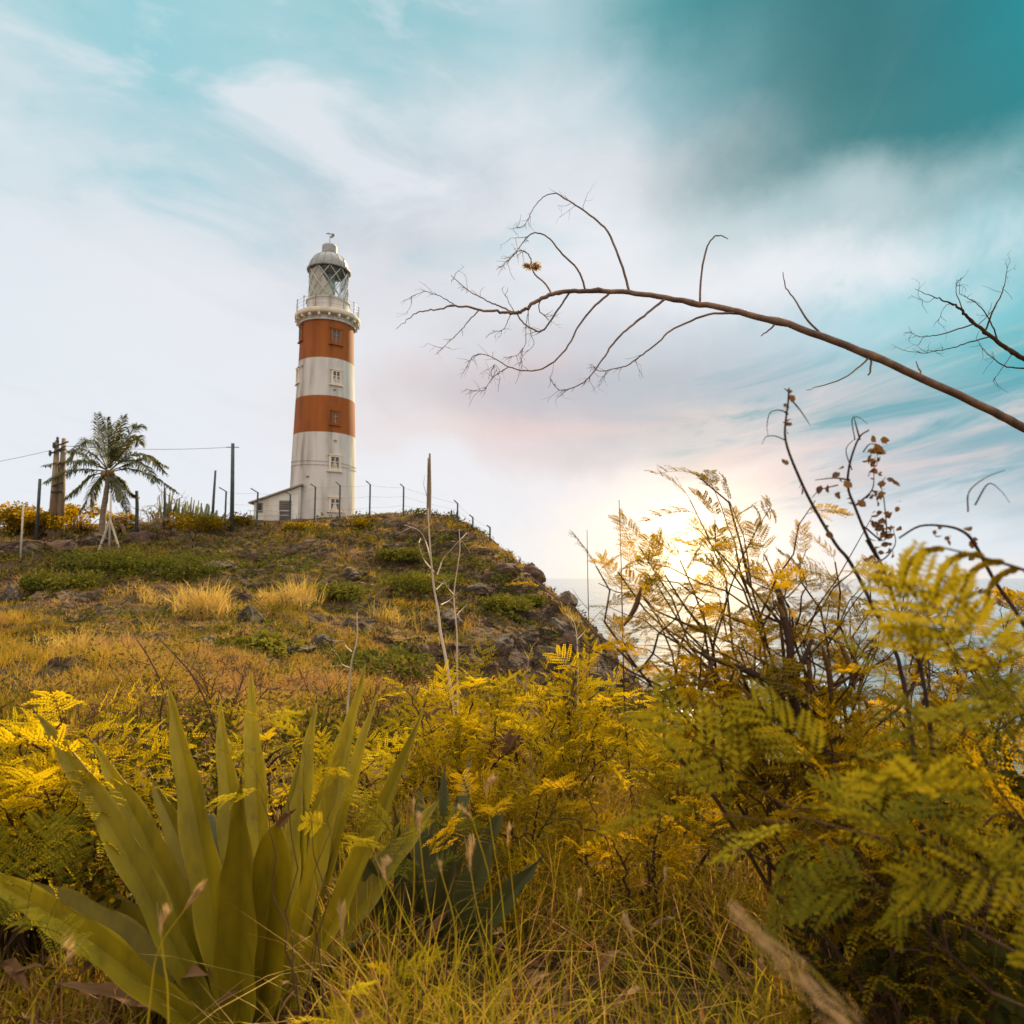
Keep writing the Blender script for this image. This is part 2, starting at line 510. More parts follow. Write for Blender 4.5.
def coast_dist(x, y):
    """positive inland, negative at sea"""
    sh = x.shape; x = x.ravel(); y = y.ravel()
    dm = np.full(len(x), 1e9); ins = np.zeros(len(x), bool)
    for i in range(len(COAST)):
        a = COAST[i]; b = COAST[(i + 1) % len(COAST)]
        ab = b - a
        t = np.clip(((x - a[0]) * ab[0] + (y - a[1]) * ab[1]) / (ab @ ab), 0, 1)
        dm = np.minimum(dm, np.hypot(x - a[0] - t * ab[0], y - a[1] - t * ab[1]))
        c = ((a[1] > y) != (b[1] > y))
        xi = (b[0] - a[0]) * (y - a[1]) / (b[1] - a[1] + 1e-12) + a[0]
        ins ^= c & (x < xi)
    return np.where(ins, dm, -dm).reshape(sh)


def height(x, y):
    x = np.asarray(x, float); y = np.asarray(y, float)
    h = tps(x, y)
    far = sstep(9, 20, np.hypot(x, y))
    top = 1 - 0.75 * sstep(60, 66, y)
    top = top * (1 - 0.55 * sstep(-6, 0, x) * sstep(36, 44, y))
    h = h + far * top * (0.55 * fbm(x * 0.16, y * 0.16, 3) + 0.42 * fbm(x * 0.55 + 3, y * 0.55, 4, 0.6))
    h = h + (1 - far) * 0.10 * fbm(x * 0.5, y * 0.5, 3)
    # outcrops breaking through the turf
    pr_ = 1 - 2 * np.abs(perlin(x * 0.75 + 31, y * 0.75 + 5)) ; pr2 = 1 - 2 * np.abs(perlin(x * 1.9 + 3, y * 1.9 + 15))
    om = sstep(0.02, 0.22, fbm(x * 0.22 + 60, y * 0.26 + 21, 3)) * far * (1 - sstep(59, 63, y))
    cliffy = sstep(-5, 0, x) * sstep(33, 37, y) * (1 - sstep(50, 54, y))
    om = np.maximum(om, cliffy)
    h = h + om * (0.55 * np.clip(pr_ - 0.45, 0, 1) + 0.22 * np.clip(pr2 - 0.4, 0, 1) - 0.12)
    # rock ledges
    msk = sstep(-0.05, 0.25, fbm(x * 0.09 + 40, y * 0.13 + 7, 3)) * far * (1 - sstep(60, 64, y))
    right = sstep(-9, 0, x) * sstep(26, 34, y) * (0.45 + 0.55 * sstep(-0.25, 0.2, fbm(x * 0.2 + 3, y * 0.2, 2)))
    msk = np.maximum(msk * 0.8, right * 0.9)
    k = 1.35
    q = (h + 1.5 * fbm(x * 0.16, y * 0.16 + 9, 4, 0.55)) / k
    fr = q - np.floor(q)
    st = (sstep(0.55, 0.95, fr) - fr) * k
    h = h + msk * st * 0.85
    d = coast_dist(x, y) + 1.5 * fbm(x * 0.22 + 5, y * 0.22, 3) * sstep(6, 14, np.hypot(x, y)) + 0.45 * fbm(x * 0.9, y * 0.9 + 3, 3)
    # sea cliff in three steps
    c = 0.30 * sstep(0.0, -0.9, d) + 0.35 * sstep(-1.1, -2.2, d) + 0.35 * sstep(-2.4, -6.5, d)
    rough = 1.1 * fbm(x * 0.5 + 2, y * 0.5, 4) * np.clip(c * 4, 0, 1)
    return h * (1 - c) + (SEA - 5) * c + rough * (c > 0)


def axis(parts):
    out = []
    for a, b, s in parts:
        out.append(np.arange(a, b, s))
    return np.concatenate(out)


gx = axis([(-420, -120, 12), (-120, -62, 2.0), (-62, -46, 0.7), (-46, 10, 0.22), (10, 26, 0.7), (26, 70, 4)])
gy = axis([(-120, -20, 6), (-20, 0, 1.0), (0, 12, 0.3), (12, 68, 0.22), (68, 90, 0.8), (90, 180, 3)])
GX, GY = np.meshgrid(gx, gy)
GZ = height(GX, GY)
# sideways roughness for steep rock
gzx = np.gradient(GZ, gx, axis=1); gzy = np.gradient(GZ, gy, axis=0)
slope = np.hypot(gzx, gzy)
sm = sstep(0.9, 2.2, slope)
DX = GX + sm * 0.45 * fbm(GZ * 1.1 + GY * 0.6, GY * 0.9 + GX * .4, 3)
DY = GY + sm * 0.45 * fbm(GZ * 1.2 - GX * 0.7, GX * 0.8 + GY * .3, 3)
ny, nx = GX.shape
mb = MB()
ii = (np.arange(ny - 1)[:, None] * nx + np.arange(nx - 1)[None]).ravel()
mb.add(np.stack([DX, DY, GZ], -1).reshape(-1, 3), np.stack([ii, ii + 1, ii + nx + 1, ii + nx], -1))


def tz(x, y):
    """height of the built ground, bilinear in the grid"""
    x = np.asarray(x, float); y = np.asarray(y, float)
    i = np.clip(np.searchsorted(gx, x) - 1, 0, nx - 2); j = np.clip(np.searchsorted(gy, y) - 1, 0, ny - 2)
    tx = np.clip((x - gx[i]) / (gx[i + 1] - gx[i]), 0, 1); ty = np.clip((y - gy[j]) / (gy[j + 1] - gy[j]), 0, 1)
    return (GZ[j, i] * (1 - tx) + GZ[j, i + 1] * tx) * (1 - ty) + (GZ[j + 1, i] * (1 - tx) + GZ[j + 1, i + 1] * tx) * ty


def tslope(x, y):
    i = np.clip(np.searchsorted(gx, x) - 1, 0, nx - 2); j = np.clip(np.searchsorted(gy, y) - 1, 0, ny - 2)
    return slope[j, i]


def hit(px, py, y0=5.0, y1=90.0):
    """where the line of sight meets the ground"""
    Y = np.arange(y0, y1, 0.1)
    d = ray(px, py)
    X = d[0] / d[1] * Y; Z = EYE + d[2] / d[1] * Y
    b = np.nonzero(tz(X, Y) >= Z)[0]
    if len(b) == 0: return None
    k = b[0]
    return np.array([X[k], Y[k], tz(X[k], Y[k])])


def ground_material():
    m = bpy.data.materials.new("hillside"); m.use_nodes = True
    nt = NT(m.node_tree); m.node_tree.nodes.clear()
    g = nt.n("ShaderNodeNewGeometry"); P = g.outputs["Position"]
    n1 = nt.noise(P, 0.12, 5, 0.6); n2 = nt.noise(P, 0.9, 6, 0.65); n3 = nt.noise(P, 7.0, 5, 0.7)
    v = nt.math("ADD", nt.math("MULTIPLY", n1.outputs[0], 0.5), nt.math("MULTIPLY", n2.outputs[0], 0.5))
    soil = nt.ramp(v, [(0.36, (0.016, 0.012, 0.006)), (0.46, (0.04, 0.026, 0.011)), (0.54, (0.11, 0.058, 0.022)),
                       (0.60, (0.27, 0.14, 0.06)), (0.70, (0.16, 0.11, 0.03))])
    soil = nt.mix(nt.mrange(n3.outputs[0], 0.35, 0.7), soil, nt.mix(0.6, soil, (0.10, 0.06, 0.03, 1)))
    # rock
    mp = nt.n("ShaderNodeMapping"); mp.inputs["Scale"].default_value = (0.5, 0.5, 1.6); nt.l(P, mp.inputs[0])
    r1 = nt.noise(mp.outputs[0], 1.4, 8, 0.7, 0.5)
    rock = nt.ramp(r1.outputs[0], [(0.3, (0.022, 0.017, 0.014)), (0.48, (0.065, 0.045, 0.032)), (0.6, (0.15, 0.095, 0.06)), (0.75, (0.27, 0.18, 0.115))])
    vor = nt.n("ShaderNodeTexVoronoi", feature="DISTANCE_TO_EDGE"); vor.inputs["Scale"].default_value = 1.3
    nt.l(mp.outputs[0], vor.inputs["Vector"])
    rock = nt.mix(nt.mrange(vor.outputs[0], 0.0, 0.06, 0.75, 0.0), rock, (0.02, 0.016, 0.013, 1))
    sn = nt.n("ShaderNodeSeparateXYZ"); nt.l(g.outputs["Normal"], sn.inputs[0])
    st = nt.math("ADD", sn.outputs[2], nt.math("MULTIPLY", nt.math("SUBTRACT", n2.outputs[0], 0.5), 0.55))
    f = nt.mrange(st, 0.88, 0.74)
    sp = nt.n("ShaderNodeSeparateXYZ"); nt.l(P, sp.inputs[0])      # bare rock of the headland's seaward flank
    rk = nt.math("MULTIPLY", nt.mrange(sp.outputs[0], -4.0, 0.5), nt.math("MULTIPLY", nt.mrange(sp.outputs[1], 33, 37), nt.mrange(sp.outputs[2], 1.5, -0.8)))
    f = nt.math("MAXIMUM", f, nt.math("MULTIPLY", rk, nt.mrange(n2.outputs[0], 0.38, 0.52)))
    col = nt.mix(f, soil, rock)
    b = nt.n("ShaderNodeBsdfPrincipled"); b.inputs["Roughness"].default_value = 0.95; b.inputs["Specular IOR Level"].default_value = 0.15
    nt.l(col, b.inputs["Base Color"])
    hn = nt.math("ADD", nt.math("MULTIPLY", r1.outputs[0], 0.7), nt.math("ADD", nt.math("MULTIPLY", n3.outputs[0], 0.25), nt.mrange(vor.outputs[0], 0, 0.1, 0, 0.25)))
    bp = nt.n("ShaderNodeBump"); bp.inputs["Distance"].default_value = 0.5; bp.inputs["Strength"].default_value = 0.9
    nt.l(hn, bp.inputs["Height"]); nt.l(bp.outputs[0], b.inputs["Normal"])
    o = nt.n("ShaderNodeOutputMaterial"); nt.l(b.outputs[0], o.inputs[0])
    return m


mb.build("ground", ground_material(), smooth=False, kind="structure", label="rough grassy hillside with rock ledges falling to a sea cliff")

# ------------------------------------------------------------------ sea
def sea_material():
    m = bpy.data.materials.new("sea_water"); m.use_nodes = True
    nt = NT(m.node_tree); m.node_tree.nodes.clear()
    g = nt.n("ShaderNodeNewGeometry"); P = g.outputs["Position"]
    mp = nt.n("ShaderNodeMapping"); mp.inputs["Scale"].default_value = (0.45, 1.0, 1.0); mp.inputs["Rotation"].default_value = (0, 0, R(12)); nt.l(P, mp.inputs[0])
    a = nt.noise(mp.outputs[0], 0.035, 4, 0.5); b_ = nt.noise(mp.outputs[0], 0.22, 6, 0.6); c = nt.noise(mp.outputs[0], 1.4, 6, 0.6)
    h = nt.math("ADD", nt.math("MULTIPLY", a.outputs[0], 5.0), nt.math("ADD", nt.math("MULTIPLY", b_.outputs[0], 1.5), nt.math("MULTIPLY", c.outputs[0], 0.28)))
    bp = nt.n("ShaderNodeBump"); bp.inputs["Distance"].default_value = 0.32; bp.inputs["Strength"].default_value = 0.8
    nt.l(h, bp.inputs["Height"])
    b = nt.n("ShaderNodeBsdfPrincipled"); b.inputs["Base Color"].default_value = (0.02, 0.07, 0.085, 1)
    b.inputs["Roughness"].default_value = 0.06; b.inputs["IOR"].default_value = 1.33
    nt.l(bp.outputs[0], b.inputs["Normal"])
    o = nt.n("ShaderNodeOutputMaterial"); nt.l(b.outputs[0], o.inputs[0])
    return m


sb = MB()
L = 40000
sb.add([(-L, -L, SEA), (L, -L, SEA), (L, L, SEA), (-L, L, SEA)], [[0, 1, 2, 3]])
sb.build("sea", sea_material(), kind="structure", label="calm sea with small ripples catching the low sun")

# surf foam along the foot of the cliff
fm = bpy.data.materials.new("foam"); fm.use_nodes = True
fb = fm.node_tree.nodes["Principled BSDF"]; fb.inputs["Base Color"].default_value = (0.75, 0.74, 0.72, 1); fb.inputs["Roughness"].default_value = 0.9
# ------------------------------------------------------------------ lighthouse
M_white = mat("white_lime_paint", [(0.24, 0.20, 0.165), (0.43, 0.40, 0.375), (0.52, 0.49, 0.47), (0.55, 0.52, 0.50)], 1.1, 0.8, bump=0.01, bscale=5, stretch=(1, 1, 0.13))
M_annex = mat("annex_whitewash", [(0.55, 0.50, 0.45), (0.74, 0.71, 0.67)], 0.8, 0.85, stretch=(1, 1, 0.3))
M_cream = mat("cream_plaster", [(0.55, 0.46, 0.36), (0.72, 0.62, 0.50)], 1.2, 0.8)
M_orange = mat("orange_paint", [(0.13, 0.038, 0.008), (0.235, 0.060, 0.005), (0.265, 0.070, 0.006), (0.30, 0.084, 0.010)], 1.1, 0.7, bump=0.01, bscale=5, stretch=(1, 1, 0.14))
M_dome = mat("weathered_metal", [(0.20, 0.205, 0.205), (0.30, 0.30, 0.295)], 1.5, 0.55, spec=0.5)
M_lead = mat("grey_metal", [(0.10, 0.10, 0.10), (0.17, 0.17, 0.16)], 3, 0.5, spec=0.5)
M_dark = mat("dark_gap", [(0.02, 0.022, 0.022)], 3, 0.6)
M_wood = mat("window_wood", [(0.16, 0.12, 0.08), (0.3, 0.24, 0.17)], 4, 0.8)
M_curtain = mat("lantern_curtain", [(0.50, 0.44, 0.36), (0.72, 0.66, 0.56)], 1.8, 0.9, stretch=(1, 1, 0.3), bump=0.03, bscale=4)

M_glass = bpy.data.materials.new("window_glass"); M_glass.use_nodes = True
_b = M_glass.node_tree.nodes["Principled BSDF"]
_b.inputs["Base Color"].default_value = (0.03, 0.035, 0.04, 1); _b.inputs["Roughness"].default_value = 0.08
M_lglass = bpy.data.materials.new("lantern_glass"); M_lglass.use_nodes = True
_n = NT(M_lglass.node_tree); M_lglass.node_tree.nodes.clear()
_g = _n.n("ShaderNodeBsdfGlossy"); _g.inputs["Roughness"].default_value = 0.05; _g.inputs[0].default_value = (0.8, 0.9, 0.9, 1)
_t = _n.n("ShaderNodeBsdfTransparent"); _t.inputs[0].default_value = (0.93, 0.96, 0.95, 1)
_fr = _n.n("ShaderNodeFresnel"); _fr.inputs[0].default_value = 1.5
_x = _n.n("ShaderNodeMixShader"); _n.l(_n.math("MULTIPLY", _fr.outputs[0], 0.6, clamp=True), _x.inputs[0])
_n.l(_t.outputs[0], _x.inputs[1]); _n.l(_g.outputs[0], _x.inputs[2])
_o = _n.n("ShaderNodeOutputMaterial"); _n.l(_x.outputs[0], _o.inputs[0])

LY = 70.0
LX = at(322.5, 515, LY)[0]
LZ = float(tz(LX, LY)) - 0.3
LH = empty("lighthouse", (LX, LY, LZ), "tall white lighthouse with two broad orange bands and a grey domed lantern on the hilltop", "lighthouse")


def lz(py):
    return at(325, py, LY)[2] - LZ


def lr(rpx, py):
    P = at(325, py, LY)
    dep = P[1] * cp + (P[2] - EYE) * sp
    return rpx / F * dep


prof = [(lr(32.6, 520), -1.0), (lr(32.3, 518), lz(518))]
for py, r in ((500, 31.9), (470, 31.2), (437.8, 30.0), (402.4, 28.6), (365.5, 26.8), (329, 25.8)):
    prof.append((lr(r, py), lz(py)))


def rad(z):
    for (r0, z0), (r1, z1) in zip(prof, prof[1:]):
        if z0 <= z <= z1: return r0 + (r1 - r0) * (z - z0) / (z1 - z0)
    return prof[-1][0]


# window table: camera-facing column (offset +) and left column
CAMANG = math.atan2(-LY, -LX)           # from the tower towards the camera


def wedge(px, py):
    """angle round the tower of something seen at this pixel"""
    axis_x = 322.5 + (518 - py) * 0.0265
    r = rad(lz(py)) / lr(1, py)
    return CAMANG + math.asin(max(-0.97, min(0.97, (px - axis_x) / r)))


WIN = [(335.5, 335.5, 12, 15, 1), (335.5, 376.5, 11, 14, 2), (334.5, 417, 8, 13, 1), (334.0, 462.5, 13, 15, 2), (334, 504, 13, 13, 2),
       (302.6, 336, 10, 15, 1), (299.0, 378, 11, 15, 2)]
t = MB()
SEGN = 96
zs = []
for a, b in zip(prof, prof[1:]):
    zs.append(a)
mats_ = [0, 0, 0, 0, 1, 0, 1]          # white below, orange, white, orange
pr = [(prof[i][0], prof[i][1], ([0, 0, 0, 0, 1, 0, 1])[i] if i < 7 else 0) for i in range(len(prof))]
pr.append((prof[-1][0], prof[-1][1] + 0.002, 0))
t.lathe(pr, (LX, LY, LZ), SEGN)
t.build("tower", [M_white, M_orange], LH, smooth=True)

for (px, py, wpx, hpx, style) in WIN:
    a = wedge(px, py); r = rad(lz(py)); zc = at(px, py, LY - r * math.cos(a - CAMANG))[2] - LZ; r = rad(zc)
    wm = wpx / F * 71 * 0.80; hm = (lz(py - hpx / 2) - lz(py + hpx / 2)) * 0.86
    out = np.array([math.cos(a), math.sin(a)])
    rz = a + PI / 2
    C = np.array([LX + out[0] * (r - 0.02), LY + out[1] * (r - 0.02), LZ + zc])

    def off(u, v, d):   # across, up, outwards
        tx_ = np.array([math.cos(rz), math.sin(rz)])
        return (C[0] + tx_[0] * u + out[0] * d, C[1] + tx_[1] * u + out[1] * d, C[2] + v)
    fr = MB()
    fm_ = M_wood if style == 1 else M_cream
    fw = 0.13
    for u in (-wm / 2, wm / 2):
        fr.box(off(u, 0, -0.05), (fw, 0.34, hm + fw), rz)
    fr.box(off(0, hm / 2, -0.05), (wm - fw, 0.338, fw), rz)
    fr.box(off(0, -hm / 2, -0.05), (wm - fw, 0.338, fw), rz)
    f_o = fr.build("window", M_cream if style == 2 else M_orange, LH)
    g_ = MB(); g_.box(off(0, 0, -0.01), (wm - 0.06, 0.05, hm - 0.06), rz)
    g_.build("pane", M_glass, f_o)
    mu = MB(); mu.box(off(0, 0, 0.04), (0.10, 0.07, hm - fw), rz); mu.box(off(0, hm * 0.1, 0.043), (wm - fw, 0.05, 0.07), rz)
    for u in (-wm * 0.40, wm * 0.40): mu.box(off(u, 0, 0.038), (0.09, 0.06, hm - fw), rz)
    mu.build("sash", M_curtain if style == 2 else M_wood, f_o)
    sl_ = MB(); sl_.box(off(0, -hm / 2 - 0.16, -0.02), (wm + 0.5, 0.42, 0.12), rz)
    sl_.build("sill", M_cream if style == 2 else M_orange, f_o)
    hd = MB(); hd.box(off(0, hm / 2 + 0.14, -0.02), (wm + 0.34, 0.36, 0.10), rz)
    hd.build("lintel", M_cream if style == 2 else M_orange, f_o)
# vents and stains
for px, py in ((309, 477), (334, 389), (334.5, 440), (304, 368)):
    a = wedge(px, py); r = rad(lz(py)); v = MB(); zc = at(px, py, LY - r * math.cos(a - CAMANG))[2] - LZ
    v.box((LX + math.cos(a) * r, LY + math.sin(a) * r, LZ + zc), (0.30, 0.16, 0.16), a + PI / 2)
    v.build("vent", M_wood, LH)
# two cables strapped round the shaft
for py in (458, 461.5):
    c_ = MB(); th = np.linspace(CAMANG - 1.45, CAMANG + 1.45, 30); zc = lz(py + 6)
    P = np.stack([LX + np.cos(th) * (rad(zc) + 0.05), LY + np.sin(th) * (rad(zc) + 0.05), LZ + zc - 0.45 * (th - CAMANG) * (0.2 if py > 460 else 0.28) - 0.25], -1)
    c_.tube(P, 0.018, 5); c_.build("cable", M_wood, LH)
# cornice, gallery
z0 = lz(329); rt = prof[-1][0]
zg0, zg1 = lz(323.6), lz(318.6); rg = lr(31.6, 318)
g_ = MB()
g_.lathe([(rt + 0.003, z0), (rt + 0.16, z0 + 0.02), (rt + 0.18, z0 + 0.22), (rt + 0.05, z0 + 0.30), (rt + 0.08, zg0 - 0.02)], (LX, LY, LZ), 72)
g_.build("cornice", M_white, LH, smooth=False)
g_ = MB()
g_.lathe([(rt + 0.05, zg0 - 0.03), (rg - 0.25, zg0), (rg - 0.06, zg0 + 0.10), (rg, zg0 + 0.25), (rg, zg1 - 0.06), (rg - 0.05, zg1), (1.5, zg1 + 0.02)], (LX, LY, LZ), 72)
g_.build("gallery", M_cream, LH, smooth=False)
for k in range(20):
    a = k / 20 * 2 * PI; b_ = MB()
    b_.box((LX + math.cos(a) * (rt + 0.32), LY + math.sin(a) * (rt + 0.32), LZ + zg0 - 0.13), (0.50, 0.20, 0.26), a)
    b_.box((LX + math.cos(a) * (rt + 0.20), LY + math.sin(a) * (rt + 0.20), LZ + zg0 - 0.32), (0.26, 0.16, 0.12), a)
    b_.build("bracket", M_cream, LH)
for k in range(14):
    a = k / 14 * 2 * PI + 0.1; b_ = MB()
    X, Y = LX + math.cos(a) * (rg - 0.15), LY + math.sin(a) * (rg - 0.15)
    b_.tube([(X, Y, LZ + zg1), (X, Y, LZ + zg1 + 1.25)], 0.035, 6)
    b_.tube([(X, Y, LZ + zg1 + 1.25), (X, Y, LZ + zg1 + 1.33), (X, Y, LZ + zg1 + 1.42)], [0.03, 0.075, 0.02], 8)
    b_.build("railing_post", M_lead, LH)
th = np.linspace(0, 2 * PI, 73)
for dz in (0.45, 0.85, 1.2):
    b_ = MB(); b_.tube(np.stack([LX + np.cos(th) * (rg - 0.15), LY + np.sin(th) * (rg - 0.15), np.full(73, LZ + zg1 + dz)], -1), 0.012, 5, cap=False)
    b_.build("rail", M_lead, LH)
# lantern
zm0, zm1 = zg1, lz(303.5); rl = lr(20.6, 305); rl2 = lr(18.9, 285)
g_ = MB(); g_.lathe([(rl, zm0), (rl, zm1 - 0.16), (rl + 0.10, zm1 - 0.14), (rl + 0.10, zm1), (rl2 + .02, zm1 + 0.04), (rl2 - 0.3, zm1 + 0.05)], (LX, LY, LZ), 64)
g_.build("lantern_base", M_white, LH)
ze = lz(272.5)
gl = MB(); gl.lathe([(rl2 - 0.03, zm1 + 0.04), (rl2 - 0.03, ze)], (LX, LY, LZ), 48)
gl.build("lantern_glazing", M_lglass, LH, smooth=True)
bars = MB(); NB = 10
for k in range(NB):
    for sgn in (1, -1):
        P = []
        for i in range(13):
            t_ = i / 12; a = (k + sgn * t_ * 2.0) / NB * 2 * PI
            P.append((LX + math.cos(a) * rl2, LY + math.sin(a) * rl2, LZ + zm1 + 0.03 + (ze - zm1 - 0.03) * t_))
        bars.tube(P, 0.05, 5, cap=False)
bars.build("astragal", M_white, LH)
# curtains drawn inside round the left part and hanging askew on the right
cu = MB(); kk = 40
a0, a1 = CAMANG - 2.0, CAMANG + 0.36
th = np.linspace(a0, a1, kk)
V = []
for i, a in enumerate(th):
    rr = rl2 - 0.14 + 0.05 * math.sin(a * 26)
    t_ = (a - (CAMANG - 0.62)) / 0.98
    top = ze - 0.02 if t_ < 0 else ze - 0.02 - (ze - zm1) * min(1, max(0, t_)) * 0.97
    V.append((LX + math.cos(a) * rr, LY + math.sin(a) * rr, LZ + zm1 + 0.05)); V.append((LX + math.cos(a) * rr, LY + math.sin(a) * rr, LZ + top))
cu.add(V, [[2 * i, 2 * i + 2, 2 * i + 3, 2 * i + 1] for i in range(kk - 1)])
cu.build("curtain", M_curtain, LH)
op = MB()   # lens inside
op.lathe([(0.25, zm1 - 0.2), (0.62, zm1 + 0.5), (0.75, (zm1 + ze) / 2), (0.62, ze - 0.5), (0.2, ze - 0.1)], (LX, LY, LZ), 24)
op.build("optic", mat("lens_glass", [(0.10, 0.14, 0.13), (0.30, 0.36, 0.34)], 2, 0.2, spec=0.6), LH, smooth=True)
# dome
re_ = lr(21.6, 272); zt = lz(255)
dp = [(rl2 - 0.05, ze + 0.06), (re_ - 0.08, ze - 0.06), (re_, ze), (re_, ze + 0.17), (re_ - 0.12, ze + 0.22)]
rb = re_ - 0.22
for i in range(9):
    a = i / 8 * 1.19
    dp.append((max(rb * math.cos(a), 0.75), ze + 0.24 + (zt - ze - 0.24) * math.sin(a) / math.sin(1.19)))
g_ = MB(); g_.lathe(dp, (LX, LY, LZ), 16)
d_o = g_.build("dome", M_dome, LH, smooth=False)
g_ = MB()
for k in range(16):
    a = k / 16 * 2 * PI
    g_.tube([(LX + math.cos(a) * r_, LY + math.sin(a) * r_, LZ + z_ + 0.01) for r_, z_ in dp[4:]], 0.03, 4)
g_.build("seam", M_lead, d_o)
rv = lr(7.4, 250); zv = lz(247.2)
g_ = MB(); g_.lathe([(0.78, zt - 0.05), (0.78, zt + 0.10), (rv, zt + 0.12), (rv, zv), (rv * 0.9, zv + 0.14), (rv * 0.6, zv + 0.26), (rv * .15, zv + 0.32), (0.0, zv + 0.33)], (LX, LY, LZ), 24)
g_.build("ventilator", M_dome, LH)
g_ = MB(); zz0 = LZ + zv + 0.3; zz1 = LZ + lz(232.8)
g_.tube([(LX, LY, zz0), (LX, LY, zz1)], [0.045, 0.03], 6)
g_.add([(LX - 0.45, LY - .01, zz1 - 0.05), (LX - 0.1, LY - .01, zz1 - 0.22), (LX - 0.1, LY + .02, zz1 + 0.02)], T=[[0, 1, 2], [2, 1, 0]])
g_.box((LX, LY, zz1 - 0.12), (0.85, 0.04, 0.05), 0.0)
g_.box((LX + 0.32, LY, zz1 - 0.30), (0.34, 0.03, 0.30), 0.0); g_.box((LX + 0.14, LY, zz1 - 0.50), (0.30, 0.03, 0.14), 0.3)
g_.build("weather_vane", M_lead, LH)

# ------------------------------------------------------------------ lean-to annex at its foot
AY = 66.6
x0, x1 = at(253.5, 515, AY)[0], at(299.5, 515, AY)[0]
gz_ = float(tz((x0 + x1) / 2, AY)) - 0.4
zl, zr = at(253, 502.5, AY)[2], at(299, 486.5, AY)[2]
AN = empty("annex_building", ((x0 + x1) / 2, AY, gz_), "small white lean-to building with sloping roof at the foot of the lighthouse", "building")
dep = 3.6
wb = MB()
xm = x0 + 0.9
V = [(x0, AY, gz_), (x1, AY, gz_), (x1, AY, zr), (x0, AY, zl), (x0, AY + dep, gz_), (x1, AY + dep, gz_), (x1, AY + dep, zr), (x0, AY + dep, zl)]
wb.add(V, [[0, 1, 2, 3], [5, 4, 7, 6], [4, 0, 3, 7], [1, 5, 6, 2], [3, 2, 6, 7]])
wb.build("wall", M_annex, AN)
rf = MB(); a = math.atan2(zr - zl, x1 - x0); Lr = math.hypot(zr - zl, x1 - x0) + 0.8
V = []
for u in (-0.45, x1 - x0 + 0.25):
    for v in (AY - 0.35, AY + dep + 0.2):
        for dz in (0.03, 0.17):
            V.append((x0 + u, v, zl + (zr - zl) * u / (x1 - x0) + dz))
rf.add(V, [[0, 1, 3, 2], [4, 6, 7, 5], [0, 4, 5, 1], [2, 3, 7, 6], [0, 2, 6, 4], [1, 5, 7, 3]])
rf.build("roof", mat("corrugated_roof", [(0.20, 0.17, 0.14), (0.33, 0.29, 0.24)], 2, 0.6), AN)
dx = at(285.3, 510, AY)[0]; zt_ = at(285, 500.5, AY)[2]; dh = zt_ - gz_ - 0.1
d = MB(); d.box((dx, AY - 0.03, zt_ - dh / 2), (1.18, 0.10, dh))
do = d.build("door", M_lead, AN)
d = MB()
for k in range(9): d.box((dx, AY - 0.10, zt_ - 0.2 - k * 0.2), (1.04, 0.05, 0.09), rx=0.5)
d.build("louvre", mat("brown_louvre", [(0.10, 0.085, 0.08), (0.17, 0.14, 0.13)], 3, 0.7), do)
d = MB(); wx = at(260, 508, AY)[0]; wz = at(260, 507.5, AY)[2]
d.box((wx, AY - 0.03, wz), (0.55, 0.12, 0.95)); wo_ = d.build("window", M_wood, AN)
d = MB(); d.box((wx, AY - 0.075, wz), (0.38, 0.05, 0.78)); d.build("pane", M_glass, wo_)
d = MB(); px_ = at(266.5, 508, AY)[0]
d.tube([(px_, AY - 0.09, gz_), (px_, AY - 0.09, zl + (zr - zl) * (px_ - x0) / (x1 - x0))], 0.05, 8); d.build("drainpipe", M_cream, AN)
d = MB(); d.box((x1 - 0.02, AY - 0.05, (gz_ + zr) / 2 - 0.1), (0.18, 0.12, zr - gz_ - 0.2)); d.build("corner_pier", M_white, AN)
d = MB()
for z_ in (0.55, 1.0):
    d.tube([(x0 - 0.3, AY - 0.8, gz_ + 0.3 + z_), (x1 - 0.4, AY - 0.8, gz_ + 0.3 + z_)], 0.03, 6)
for u in (0.0, 1.4, 2.8, 4.0): d.tube([(x0 + u, AY - 0.8, gz_), (x0 + u, AY - 0.8, gz_ + 1.3)], 0.03, 6)
d.build("handrail", M_white, AN)

